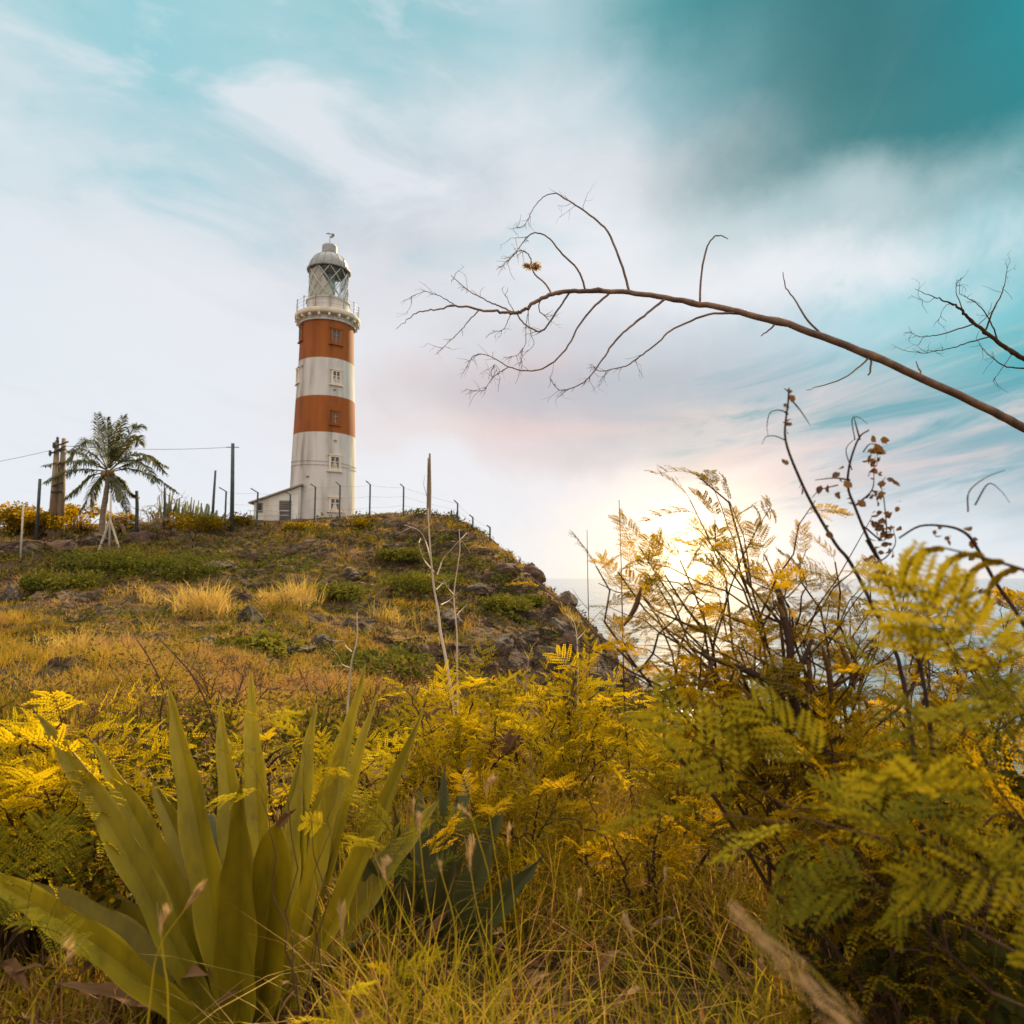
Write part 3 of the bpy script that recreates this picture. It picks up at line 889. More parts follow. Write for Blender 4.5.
# ------------------------------------------------------------------ posts and poles
M_conc = mat("concrete_post", [(0.34, 0.29, 0.22), (0.52, 0.46, 0.37)], 3, 0.9)
M_post = mat("dark_post", [(0.035, 0.045, 0.045), (0.075, 0.085, 0.08)], 3, 0.7)
M_pole = mat("timber_pole", [(0.14, 0.095, 0.06), (0.30, 0.21, 0.13)], 2, 0.9, stretch=(1, 1, 0.15))
FENCE = [  # base px, base py, bend py, arm tip px, py, label
 (224.8, 526, 491.5, 219.6, 487.5, "grey bent-topped fence post just left of the annex, next to the tall dark pole"),
 (256.6, 528, 492.5, 251.2, 488.5, "grey bent-topped fence post standing before the left corner of the annex"),
 (289.4, 526, 494.5, 284.0, 491.0, "grey bent-topped fence post standing before the annex door"),
 (314.6, 519, 487.0, 310.8, 484.0, "grey bent-topped fence post against the left half of the lighthouse foot"),
 (339.4, 518, 485.5, 336.0, 482.0, "bent-topped fence post with a slanting brace against the right half of the lighthouse foot"),
 (369.6, 516, 484.5, 366.2, 481.0, "bent-topped fence post first to the right of the lighthouse"),
 (403.3, 513, 487.0, 400.2, 484.0, "bent-topped fence post second to the right of the lighthouse, beside the thick dead pole"),
 (457.5, 525, 503.5, 454.0, 500.2, "bent-topped fence post first to the right of the thick dead pole, with a small strut"),
 (472.8, 532, 517.5, 469.4, 514.8, "small bent-topped fence post on the slope, second from the cliff end"),
 (490.0, 538, 527.5, 486.8, 525.2, "smallest bent-topped fence post, last one towards the cliff"),
]
ftops = []
for i, (bx_, by_, ty_, ax_, ay_, lab) in enumerate(FENCE):
    h_ = hit(bx_, by_, 40, 75)
    Y = 62.0 if i < 7 else (60.5, 58.5, 57.0)[i - 7]
    B = at(bx_, by_, Y); T_ = at(bx_, ty_, Y); A_ = at(ax_, ay_, Y)
    gz0 = min(float(tz(B[0], Y)) - 0.3, B[2])
    b_ = MB(); b_.tube([(B[0], Y, gz0), (B[0], Y, T_[2]), (A_[0], Y - 0.1, A_[2])], [0.085, 0.08, 0.055], 6, tint=0.3)
    P0 = (B[0], Y, gz0)
    m_ = b_.build("fence_post", M_post, None, origin=P0, label=lab, cat="fence post", group="bent-topped fence posts along the hill crest")
    if i in (4, 7):
        s_ = MB(); s_.tube([(B[0], Y, T_[2] - (0.55 if i == 7 else 1.6)), (B[0] + (0.9 if i == 4 else -0.35), Y - 0.05, gz0 + 0.3)], 0.05, 6)
        s_.build("brace", M_conc if i == 4 else M_post, m_)
    ftops.append(((B[0], Y, T_[2]), gz0))
wr = MB()
for (p, g0), (q, g1) in zip(ftops, ftops[1:]):
    for f_ in (0.98, 0.66, 0.34):
        a_ = np.array([p[0], p[1], g0 + 0.3 + (p[2] - g0 - 0.3) * f_]); c_ = np.array([q[0], q[1], g1 + 0.3 + (q[2] - g1 - 0.3) * f_])
        tt = np.linspace(0, 1, 7)[:, None]; P = a_ + (c_ - a_) * tt; P[:, 2] -= 0.08 * 4 * (tt * (1 - tt))[:, 0]
        wr.tube(P, 0.008, 4, cap=False)
wr.build("fence_wire", M_lead, None, origin=ftops[0][0], label="thin wire strands strung between the bent-topped fence posts", cat="fence wire")


def pole(name, base, top, r0, r1, mt, label, cat, Y=60.0, group=None, sides=8):
    B = at(*base, Y); T_ = at(*top, Y)
    z0_ = min(float(tz(B[0], Y)) - 0.4, B[2])
    b_ = MB(); b_.tube([(B[0], Y, z0_), tuple((B + T_) / 2), tuple(T_)], [r0, (r0 + r1) / 2, r1], sides)
    return b_.build(name, mt, None, origin=(B[0], Y, z0_), smooth=True, label=label, cat=cat, group=group), B, T_


o_, B, T_ = pole("utility_pole", (232, 527), (232.8, 443.5), 0.20, 0.15, M_post, "tall dark utility pole with a short crossbar left of the lighthouse annex", "pole", 61)
c_ = MB(); c_.box((T_[0], T_[1], T_[2] - 0.35), (1.15, 0.07, 0.07)); c_.build("crossbar", M_lead, o_)
UT = T_.copy()
pole("wooden_post", (212, 522), (215.5, 470.5), 0.14, 0.09, M_post, "dark slanting post beside the cactus clump", "post", 61)
pole("wooden_post", (164.8, 514), (165, 487.5), 0.12, 0.10, M_post, "short dark post among bare shrubs right of the palm", "post", 58)
pole("wooden_post", (137.5, 520), (136.8, 491), 0.16, 0.14, M_post, "short thick dark post between the palm and the cactus clump", "post", 57)
pole("wooden_post", (37.5, 521), (40, 479), 0.13, 0.12, M_post, "dark upright post left of the double timber pole", "post", 56)
pole("concrete_post", (20, 566), (23.5, 503), 0.075, 0.065, M_conc, "thin pale concrete post on the slope at the far left", "post", 46, sides=4)
o_, B, T_ = pole("concrete_post", (109.5, 546), (111, 493), 0.085, 0.07, M_conc, "pale concrete post with two slanting braces in front of the palm", "post", 50, sides=4)
for ex, ey in ((98, 543), (121, 534)):
    c_ = MB(); E = at(ex, ey, 50.0); E[2] = min(E[2], float(tz(E[0], 50.0)))
    S = at(110.2, 520, 50.0); c_.tube([tuple(S), tuple(E)], 0.08, 4); c_.build("brace", M_conc, o_)
# double timber pole with crossarms
Y = 57.0
B = at(56.5, 526, Y); zb = float(tz(B[0], Y)) - 0.3
DP = empty("double_utility_pole", (B[0], Y, zb), "pair of leaning timber poles joined by crossarms, left of the palm", "utility pole")
for bx0, tx0, ty0, dy in ((53.5, 57, 441, 0), (59.5, 64, 438.5, 0.25)):
    A0 = at(bx0, 526, Y + dy); A1 = at(tx0, ty0, Y + dy); A0[2] = zb
    c_ = MB(); c_.tube([tuple(A0), tuple((A0 + A1) / 2), tuple(A1)], [0.42, 0.30, 0.16], 10); c_.build("pole", M_pole, DP, smooth=True)
for k, (pa, pb) in enumerate((((53.5, 447), (68.5, 441.5)), ((49.5, 453.5), (66, 449)), ((54, 452), (66, 446)), ((52.5, 486), (64, 482)), ((52, 478), (62, 476)), ((51, 492), (63, 491)))):
    A0 = at(*pa, Y - 0.3); A1 = at(*pb, Y - 0.3); c_ = MB(); c_.tube([tuple(A0), tuple(A1)], 0.085, 4); c_.build("crossarm", M_post, DP)
for px, py in ((53.8, 443), (57.5, 437.5), (50, 451)):
    A0 = at(px, py + 3, Y - 0.3); c_ = MB(); c_.lathe([(0.05, -0.2), (0.12, 0), (0.09, 0.12), (0.12, 0.16), (0.08, 0.3), (0.0, 0.34)], tuple(A0), 8); c_.build("insulator", M_post, DP)
for pa, pb, sag, lab in (((-160, 478), (50, 450.5), 0.5, "thin power line running from the double timber pole out of the left edge"),
                         ((66, 446), (232.8, 447), 0.25, "thin power line between the double timber pole and the tall dark pole")):
    A0 = at(*pa, 56.7 if pa[0] < 0 else Y - .3); A1 = at(*pb, Y - .3 if pa[0] < 0 else 61)
    tt = np.linspace(0, 1, 20)[:, None]; P = A0 + (A1 - A0) * tt; P[:, 2] -= sag * 4 * (tt * (1 - tt))[:, 0]
    c_ = MB(); c_.tube(P, 0.02, 4, cap=False); c_.build("power_line", M_lead, None, origin=tuple(A1), label=lab, cat="power line")
# thick dead pole on the ridge with a split top
Y = 59.0
B = at(429, 520, Y); T_ = at(429.2, 453.5, Y); zb = float(tz(B[0], Y)) - 0.3
c_ = MB(); c_.tube([(B[0], Y, zb), (B[0] + 0.03, Y, (zb + T_[2]) / 2), (T_[0] + 0.05, Y, T_[2])], [0.17, 0.15, 0.08], 8)
c_.tube([(B[0] - 0.15, Y - .1, zb), (B[0] - 0.13, Y - .1, T_[2] - 0.4)], [0.10, 0.05], 6)
c_.tube([(B[0] - 0.1, Y - .1, zb + 2.2), (B[0] - 0.5, Y - .1, zb + 3.6), (B[0] - 0.42, Y - .1, zb + 4.4)], [0.03, 0.02, 0.01], 5)
c_.build("dead_pole", M_pole, None, origin=(B[0], Y, zb), label="weathered grey-brown dead pole with a split top standing on the ridge", cat="pole")

# ------------------------------------------------------------------ boulders
def ico(sub):
    bm = bmesh.new(); bmesh.ops.create_icosphere(bm, subdivisions=sub, radius=1.0)
    bm.verts.ensure_lookup_table()
    V = np.array([v.co[:] for v in bm.verts]); T = np.array([[l.index for l in f.verts] for f in bm.faces]); bm.free()
    return V, T


ICO4 = ico(4)
M_rock = mat("basalt_boulder", [(0.018, 0.014, 0.012), (0.045, 0.033, 0.024), (0.085, 0.06, 0.042), (0.16, 0.11, 0.07)], 1.6, 0.95, bump=0.08, bscale=7)
M_redrock = mat("reddish_boulder", [(0.035, 0.022, 0.016), (0.09, 0.05, 0.034), (0.16, 0.09, 0.06)], 1.2, 0.95, bump=0.08, bscale=6)


def boulder(c, size, seed, mt, label, name="boulder", group="boulders on the slope"):
    V, T = ICO4
    r = np.random.default_rng(seed)
    U = V.copy()
    for k in range(26):       # chop with random planes
        n = r.normal(size=3); n /= np.linalg.norm(n); dd = r.uniform(0.50, 0.85)
        e = U @ n - dd
        U = U - np.outer(np.where(e > 0, e * 0.92, 0), n)
    U = U * (1 + 0.20 * fbm(U[:, 0] * 2.2 + seed, U[:, 1] * 2.2 + U[:, 2] * 3, 4, 0.6)[:, None])
    U = U * np.array(size) / 2
    a = r.uniform(0, 6.28); U = U @ np.array([[math.cos(a), -math.sin(a), 0], [math.sin(a), math.cos(a), 0], [0, 0, 1]]).T
    b_ = MB(); b_.add(U + np.array(c), T=T)
    return b_.build(name, mt, None, origin=(c[0], c[1], c[2] - size[2] * 0.3), label=label, cat="rock", group=group)


ROCKS = [  # px, py, width px, height px, red, label
 (247, 612, 40, 26, 0, "dark square-shouldered boulder beside the pale tall grass clump"),
 (292, 650, 60, 18, 0, "low dark flat rock below the square-shouldered boulder"),
 (322, 638, 34, 22, 0, "dark rounded boulder in mid slope, left of the pale sapling"),
 (56, 545, 46, 24, 1, "reddish brown mound of rock under the double timber pole"),
 (92, 537, 36, 22, 0, "dark rounded boulder behind the braced concrete post"),
 (138, 536, 40, 22, 1, "reddish boulder right of the palm trunk"),
 (205, 566, 60, 16, 0, "wide dark rock ledge below the cactus clump"),
 (28, 548, 44, 22, 0, "dark boulder beside the thin pale post at far left"),
 (8, 592, 36, 34, 0, "dark rock cut off by the left edge of the picture"),
 (372, 655, 34, 20, 0, "small dark boulder just right of the shortest pale sapling"),
 (205, 640, 44, 14, 0, "low dark rock in the dry grass between hillside and agave tips"),
 (352, 573, 36, 16, 0, "dark rock below the lighthouse, left of the green patch"),
 (395, 548, 42, 18, 0, "dark overhanging rock below the second fence post right of the lighthouse"),
 (448, 613, 44, 26, 0, "dark boulder between the two pale saplings"),
 (478, 590, 40, 20, 0, "brown ledge rock right of the pale saplings"),
 (505, 565, 44, 22, 1, "brown block of rock near the cliff top"),
 (500, 640, 46, 28, 0, "dark jagged rock in the middle of the cliff face"),
 (548, 655, 48, 40, 0, "large dark rock low on the right of the cliff face"),
 (470, 660, 36, 26, 0, "dark rock low on the cliff face left of centre"),
 (570, 640, 26, 34, 1, "brown rock forming the right shoulder of the cliff"),
 (150, 700, 60, 14, 0, "long low dark rock in the dry grass behind the left bush"),
 (420, 690, 40, 18, 0, "dark rock just above the middle yellow bush"),
 (320, 690, 34, 16, 0, "dark stone behind the tips of the large agave"),
]
for i, (px, py, wp, hp, red, lab) in enumerate(ROCKS):
    h_ = hit(px, py + hp * 0.35)
    if h_ is None: continue
    dd = h_[1]
    s_ = (wp / F * dd, wp / F * dd * 0.8, hp / F * dd * 1.25)
    boulder((h_[0], h_[1] + s_[1] * 0.15, h_[2] + s_[2] * 0.05), s_, 40 + i, M_redrock if red else M_rock, lab)
for i, (px, py, Y, wp, hp, lab) in enumerate(((531, 576, 52, 34, 22, "brown upright block jutting from the skyline of the cliff"), (566, 604, 50, 36, 26, "dark block on the skyline below the upright one"),
                                               (590, 645, 47.5, 30, 44, "dark rock at the outermost foot of the skyline"), (556, 632, 46, 40, 30, "dark rock face just inside the lower skyline"))):
    P = at(px, py, Y)
    boulder(P, (wp / F * Y, wp / F * Y * 1.1, hp / F * Y * 1.3), 70 + i, M_redrock if i == 0 else M_rock, lab)
# rocks standing in the sea right of the headland, and foam round them
for i, (px, py, Y, wp, hp, lab) in enumerate(((640, 697, 90, 130, 20, "low dark reef with a green top in the sea right of the cliff"),
                                               (715, 708, 84, 80, 18, "small dark reef in the sea seen through the right bush"))):
    P = at(px, py, Y)
    boulder((P[0], Y, SEA + 0.3), (wp / F * Y, 9, 3.0 + i * .4), 90 + i, M_rock, lab, "sea_rock", "rocks standing in the sea")
fo = MB()
for k in range(140):
    Y = rng.uniform(78, 98); X = rng.uniform(8, 30) + rng.normal() * 0.5; r_ = rng.uniform(0.3, 1.3)
    n_ = 9; th = np.arange(n_) / n_ * 2 * PI; rr = r_ * (0.6 + 0.7 * rng.random(n_))
    V = np.stack([X + rr * np.cos(th) * 1.8, Y + rr * np.sin(th) * 0.7, np.full(n_, SEA + 0.05 + k * 0.0015)], -1)
    V = np.vstack([V, [[X, Y, SEA + 0.1 + k * 0.0015]]])
    fo.add(V, T=[[i, (i + 1) % n_, n_] for i in range(n_)])
fo.build("sea_foam", fm, kind="stuff", label="white foam on the water round the rocks", cat=None)
# ------------------------------------------------------------------ vegetation materials
M_bark = mat("grey_bark", [(0.10, 0.07, 0.045), (0.24, 0.17, 0.11), (0.34, 0.25, 0.17)], 12, 0.9, bump=0.002, bscale=60)
M_pale = mat("pale_dead_wood", [(0.26, 0.20, 0.14), (0.46, 0.37, 0.28), (0.58, 0.49, 0.39)], 5, 0.9, stretch=(1, 1, 0.3))
M_twig = mat("brown_twig", [(0.035, 0.02, 0.012), (0.10, 0.058, 0.032)], 9, 0.95, spec=0.05)
M_branch = mat("bare_branch_bark", [(0.06, 0.035, 0.028), (0.14, 0.085, 0.06), (0.24, 0.145, 0.09)], 14, 0.75, bump=0.002, bscale=70)
M_blk = mat("dark_vine", [(0.02, 0.013, 0.010), (0.06, 0.035, 0.025)], 10, 0.9, spec=0.08)
LEAF_Y = [(0.10, 0.085, 0.006), (0.36, 0.27, 0.008), (0.72, 0.52, 0.012)]
M_yel = mat("yellow_leaflets", LEAF_Y, 2.5, 0.6, spec=0.08, transl=0.45, tint=0.55)
M_olv = mat("olive_leaflets", [(0.03, 0.028, 0.004), (0.17, 0.12, 0.006), (0.56, 0.35, 0.008)], 2.0, 0.6, spec=0.08, transl=0.55, tint=0.55)
M_grn = mat("green_leaflets", [(0.03, 0.038, 0.010), (0.12, 0.11, 0.010), (0.34, 0.27, 0.012)], 2.0, 0.6, spec=0.08, transl=0.45, tint=0.55)
M_dleaf = mat("dark_round_leaves", [(0.02, 0.024, 0.008), (0.06, 0.055, 0.010), (0.42, 0.29, 0.012)], 2.0, 0.55, spec=0.08, transl=0.35, tint=0.6)
M_dead = mat("dead_brown_leaves", [(0.045, 0.02, 0.010), (0.13, 0.065, 0.026), (0.24, 0.14, 0.06)], 4, 0.85, transl=0.25, tint=0.4)
M_grass = mat("grass_blades", [(0.028, 0.034, 0.006), (0.12, 0.12, 0.010), (0.34, 0.27, 0.018), (0.30, 0.15, 0.05), (0.62, 0.42, 0.14)], 1.2, 0.8, spec=0.08, transl=0.4, tint=0.65)
M_hgrass = mat("hill_grass", [(0.035, 0.036, 0.007), (0.13, 0.10, 0.012), (0.37, 0.25, 0.040), (0.31, 0.175, 0.085), (0.70, 0.50, 0.18)], 0.16, 0.85, spec=0.08, transl=0.35, tint=0.5)
M_hgreen = mat("hill_ground_cover", [(0.035, 0.045, 0.012), (0.09, 0.095, 0.018), (0.22, 0.19, 0.025)], 0.5, 0.8, spec=0.08, transl=0.3, tint=0.6)
M_straw = mat("straw_grass", [(0.16, 0.12, 0.02), (0.40, 0.27, 0.06), (0.62, 0.46, 0.18)], 0.8, 0.85, spec=0.08, transl=0.35, tint=0.5)
M_seed = mat("seed_head", [(0.22, 0.14, 0.07), (0.42, 0.29, 0.16), (0.60, 0.44, 0.27)], 10, 0.9, transl=0.35, tint=0.4)
M_plume = mat("brown_plume", [(0.12, 0.07, 0.04), (0.28, 0.18, 0.11)], 10, 0.9, spec=0.08, transl=0.3, tint=0.4)
M_brownsc = mat("brown_scrub_leaves", [(0.016, 0.010, 0.006), (0.05, 0.03, 0.014), (0.13, 0.075, 0.03)], 0.6, 0.9, spec=0.08, transl=0.15, tint=0.6)
M_agave = mat("agave_leaf", [(0.06, 0.05, 0.004), (0.21, 0.16, 0.005), (0.50, 0.36, 0.007)], 3.0, 0.42, transl=0.14, tint=0.45, stretch=(1, 1, 0.5), spec=0.22, bump=0.0015, bscale=14)
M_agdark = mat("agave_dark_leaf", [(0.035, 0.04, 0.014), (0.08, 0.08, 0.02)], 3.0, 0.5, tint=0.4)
def weather(m, spots, col, scale, lo, hi, amt):
    """dry blotches with a shape of their own over the colour"""
    nt = NT(m.node_tree); pr = next(n for n in m.node_tree.nodes if n.type == "BSDF_PRINCIPLED")
    src = pr.inputs["Base Color"].links[0].from_socket
    nz = nt.noise(nt.coord("Object", spots), scale, 7, 0.7)
    out = nt.mix(nt.mrange(nz.outputs[0], lo, hi, 0, amt), src, (*col, 1))
    nt.l(out, pr.inputs["Base Color"])


weather(M_agave, (1, 1, 1), (0.16, 0.085, 0.03), 16, 0.60, 0.70, 0.7)
weather(M_agave, (1, 1, 0.2), (0.05, 0.045, 0.008), 22, 0.50, 0.72, 0.5)
M_spine = mat("agave_spine", [(0.04, 0.02, 0.012)], 3, 0.5)


def rotm(fwd, up):
    """columns: side, forward, up for many directions at once"""
    f = fwd / (np.linalg.norm(fwd, axis=-1, keepdims=True) + 1e-9)
    s = np.cross(f, up); s /= np.linalg.norm(s, axis=-1, keepdims=True) + 1e-9
    u = np.cross(s, f)
    return np.stack([s, f, u], -1)


def inst(mbld, tmpl, pos, fwd, up, scale, tint):
    """stamp a template (V,Q,T) many times into one mesh"""
    V, Q, T, tt = tmpl
    M = rotm(np.asarray(fwd, float), np.asarray(up, float))
    sc = np.asarray(scale, float)
    if sc.ndim == 1: sc = sc[:, None]
    W = np.einsum("kij,knj->kni", M, V[None] * sc[:, None, :] if sc.shape[1] == 3 else V[None] * sc[:, :, None]) + np.asarray(pos)[:, None]
    k, n = len(W), len(V)
    off = (np.arange(k) * n)[:, None, None]
    q = (Q[None] + off).reshape(-1, 4) if len(Q) else None
    t = (T[None] + off).reshape(-1, 3) if len(T) else None
    ti = (np.asarray(tint)[:, None] + tt[None]).ravel()
    mbld.add(W.reshape(-1, 3), q, t, tint=np.clip(ti, 0, 1))


E4 = np.zeros((0, 4), np.int64); E3 = np.zeros((0, 3), np.int64)


def frond_template(seed, npin=6, nleaf=13, droop=0.25, pl=0.42, lw=0.019, ll=0.062):
    """a twice-divided leaf of unit length along +Y: rachis, pinnae and many leaflets"""
    r = np.random.default_rng(seed)
    b = MB()
    def rach(t): return np.array([0, t, -droop * t * t])
    b.tube([rach(t) for t in np.linspace(0, 1, 6)], np.linspace(0.010, 0.004, 6), 3, tint=0.9, cap=False)
    Vs = []; ts = []
    for i in range(npin):
        t = 0.22 + 0.78 * i / (npin - 1)
        for sd in (-1, 1):
            L_ = pl * (0.75 + 0.5 * math.sin(PI * (0.25 + 0.6 * t))) * r.uniform(0.85, 1.1)
            an = R(62 - 26 * t + r.uniform(-7, 7))
            d = np.array([sd * math.sin(an), math.cos(an), 0]); o = rach(t)
            dz = r.uniform(0.10, 0.55); tb = r.normal() * 0.07
            def pin(s): return o + d * L_ * s + np.array([0, 0, -dz * L_ * s * s])
            pp = [pin(s) for s in (0, 0.5, 1)]
            b.tube(pp, [0.005, 0.004, 0.002], 3, tint=0.9, cap=False)
            perp = np.array([-d[1], d[0], 0])
            for j in range(nleaf):
                s = (j + 0.8) / nleaf
                c = pin(s); l_ = ll * (0.7 + 0.5 * math.sin(PI * min(1, s + 0.12))) ; wv = lw * (0.8 + 0.4 * math.sin(PI * s))
                tl = r.uniform(-0.35, 0.25)
                for s2 in (-1, 1):
                    ld = perp * s2 * 0.86 + d * 0.50 + np.array([0, 0, tl]); ld /= np.linalg.norm(ld)
                    wd = d * 0.5 * wv * 1.15
                    Vs += [c, c + ld * l_ * 0.45 - wd, c + ld * l_, c + ld * l_ * 0.45 + wd]
                    ts += [tb + r.normal() * 0.05] * 4
    n0 = len(Vs) // 4
    b.add(np.array(Vs), np.arange(n0 * 4).reshape(-1, 4), tint=np.array(ts))
    V = np.vstack(b.V); Q = np.vstack(b.Q); T = np.vstack(b.T) if b.T else E3
    return V, Q, T, np.concatenate(b.t) - 0.0


FR_FINE = [frond_template(i, 6, 11, droop=(0.1, 0.3, 0.5, 0.75)[i], lw=0.026, ll=0.07) for i in range(4)]
FR_SOLID = [frond_template(30 + i, 4, 9, droop=(0.25, 0.6, 1.0, 1.3)[i], lw=0.052, ll=0.085, pl=0.5) for i in range(4)]
FR_CHUNK = [frond_template(20 + i, 5, 8, droop=(0.15, 0.45, 0.8)[i], lw=0.046, ll=0.10, pl=0.40) for i in range(3)]
FR_MID = [frond_template(10 + i, 5, 9, droop=(0.15, 0.4, 0.7)[i], lw=0.026, ll=0.075) for i in range(3)]
for L_ in (FR_FINE, FR_MID, FR_CHUNK, FR_SOLID):
    for i, (V, Q, T, tt) in enumerate(L_):
        tt = tt.copy(); tt[tt > 0.8] = -0.35; L_[i] = (V, Q, T, tt)


def leaf_template(w_=0.3, fold=0.12, curl=0.2):
    V = np.array([(0, 0, 0), (-w_ / 2, 0.35, fold), (0, 0.4, 0), (w_ / 2, 0.35, fold), (-w_ / 2.4, 0.7, fold - curl * .4), (0, 0.72, -curl * .4), (w_ / 2.4, 0.7, fold - curl * .4), (0, 1, -curl)])
    Q = np.array([[1, 2, 5, 4], [2, 3, 6, 5]]); T = np.array([[0, 2, 1], [0, 3, 2], [4, 5, 7], [5, 6, 7]])
    return V, Q, T, np.zeros(8)


LF_ROUND = leaf_template(0.75, 0.08, 0.15)
LF_HAIR = leaf_template(0.045, 0.01, 0.2)
LF_STRAP = leaf_template(0.42, 0.05, 0.1)
LF_NARROW = leaf_template(0.2, 0.05, 0.35)


def stamp_fronds(mbld, P, D, size, tmpls, base_tint=0.5, spread=0.22):
    """P: points, D: directions"""
    P = np.asarray(P); D = np.asarray(D)
    n = len(P); which = rng.integers(0, len(tmpls), n)
    up = np.tile(np.array([0, 0, 1.0]), (n, 1)) + rng.normal(0, 0.35, (n, 3))
    for k in range(len(tmpls)):
        m = which == k
        if m.any():
            inst(mbld, tmpls[k], P[m], D[m], up[m], size[m], np.clip(base_tint + rng.normal(0, spread, m.sum()), 0, 1))


def bush(name, base, tips, label, cat="bush", group=None, leafmat=None, woodmat=None, tmpls=FR_MID, fl=0.26, per=12, start=0.3, r0=0.012,
         arch=0.25, side_twigs=2, base_tint=0.55, spread=0.22, up_bias=0.25, towards=None):
    """stems from the base to the tips, with feathery leaves set round their upper lengths"""
    base = np.array(base, float)
    root = empty(name, base, label, cat, group)
    wood = MB(); fol = MB(); Ps = []; Ds = []
    for tp in tips:
        tp = np.array(tp, float)
        b0 = base + np.append(rng.normal(0, 0.06, 2), -0.05)
        Ln = np.linalg.norm(tp - b0)
        mid = b0 * 0.5 + tp * 0.5 + np.array([rng.normal() * 0.06, rng.normal() * 0.06, arch]) * Ln * np.array([1, 1, 1])
        P = []
        for t in np.linspace(0, 1, 14):
            p = (1 - t) ** 2 * b0 + 2 * t * (1 - t) * mid + t * t * tp
            P.append(p + (rng.normal(0, 0.012, 3) * Ln * (t > 0) * (t < 1)))
        P = np.array(P)
        wood.tube(P, np.linspace(r0, r0 * 0.22, 14) * rng.uniform(0.7, 1.15), 5, cap=False)
        T_ = np.gradient(P, axis=0)
        def put(t, Q, TT):
            i = t * (len(Q) - 1); k = min(int(i), len(Q) - 2); f = i - k
            p = Q[k] * (1 - f) + Q[k + 1] * f
            ta = TT[k] / (np.linalg.norm(TT[k]) + 1e-9)
            sd = rng.normal(size=3); sd[2] *= 0.4; sd -= ta * (sd @ ta); sd /= np.linalg.norm(sd) + 1e-9
            Ps.append(p); Ds.append(sd * rng.uniform(0.6, 1.0) + ta * rng.uniform(0.1, 0.6) + np.array([0, 0, up_bias]))
        for k in range(per):
            put(start + (1 - start) * ((k + rng.random()) / per) ** 0.85, P, T_)
        Ps.append(P[-1]); Ds.append(T_[-1] / np.linalg.norm(T_[-1]) + np.array([0, 0, 0.1]))
        for s in range(side_twigs):
            t = rng.uniform(0.35, 0.85); k = int(t * 13)
            d = rng.normal(size=3); d[2] = abs(d[2]) * 0.5; d /= np.linalg.norm(d)
            d = d + T_[k] / np.linalg.norm(T_[k]) * 0.6
            l2 = rng.uniform(0.12, 0.23) * Ln
            tt = np.linspace(0, 1, 6)[:, None]
            Q = P[k] + d * l2 * tt + np.array([0, 0, -0.12]) * l2 * tt ** 2 + rng.normal(0, 0.008, (6, 3)) * (tt > 0)
            wood.tube(Q, np.linspace(r0 * 0.4, r0 * 0.12, 6), 4, cap=False)
            TQ = np.gradient(Q, axis=0)
            for k2 in range(max(2, per // 3)): put(rng.uniform(0.25, 1), Q, TQ)
    wood.build("stems", woodmat or M_twig, root, smooth=True)
    sz = fl * rng.uniform(0.6, 1.15, len(Ps))
    stamp_fronds(fol, Ps, Ds, sz, tmpls, base_tint, spread)
    fol.build("foliage", leafmat or M_yel, root)
    return root


def leafy(name, base, rad_, hgt, n, size, label, cat="shrub", group=None, mt=None, tmpl=LF_ROUND, tint=0.5, stems=8, wm_=None, hollow=0.35, flat=1.0, gaps=0.0):
    """a small shrub: stems and separate leaves through its volume in uneven clumps"""
    base = np.array(base, float)
    root = empty(name, base, label, cat, group)
    wood = MB(); fol = MB()
    cl = []
    for k in range(stems):
        a = rng.uniform(0, 2 * PI); rr = rad_ * math.sqrt(rng.random()) * 0.85
        hh = hgt * rng.uniform(0.55, 1.0) * (1 - 0.35 * (rr / rad_) ** 2)
        tp = base + np.array([math.cos(a) * rr, math.sin(a) * rr * flat, hh]); cl.append(tp)
        m = (base + tp) / 2 + np.array([0, 0, 0.15 * hgt])
        wood.tube([base + np.array([0, 0, -0.05]), m * 0.6 + base * 0.4, m, tp], [0.02 * hgt, 0.015 * hgt, 0.012 * hgt, 0.004 * hgt], 5, cap=False)
    wood.build("stems", wm_ or M_twig, root)
    cl = np.array(cl)
    w_ = rng.integers(0, len(cl), n)
    cr = rad_ * rng.uniform(0.16, 0.38, len(cl))
    d = rng.normal(size=(n, 3)); d /= np.linalg.norm(d, axis=1)[:, None]
    rr = (hollow + (1 - hollow) * rng.random(n) ** 0.6)
    P = cl[w_] + d * (cr[w_] * rr)[:, None] * np.array([1, 1, 0.75])
    P[:, 2] = np.maximum(P[:, 2], base[2] + 0.02)
    fwd = d + rng.normal(0, 0.6, (n, 3)); up = np.array([0, 0, 1]) + rng.normal(0, 0.5, (n, 3))
    ct = rng.normal(0, 0.13, len(cl))
    inst(fol, tmpl, P, fwd, up, size * rng.uniform(0.6, 1.2, n), np.clip(tint + ct[w_] + rng.normal(0, 0.16, n), 0, 1))
    fol.build("foliage", mt or M_olv, root)
    return root


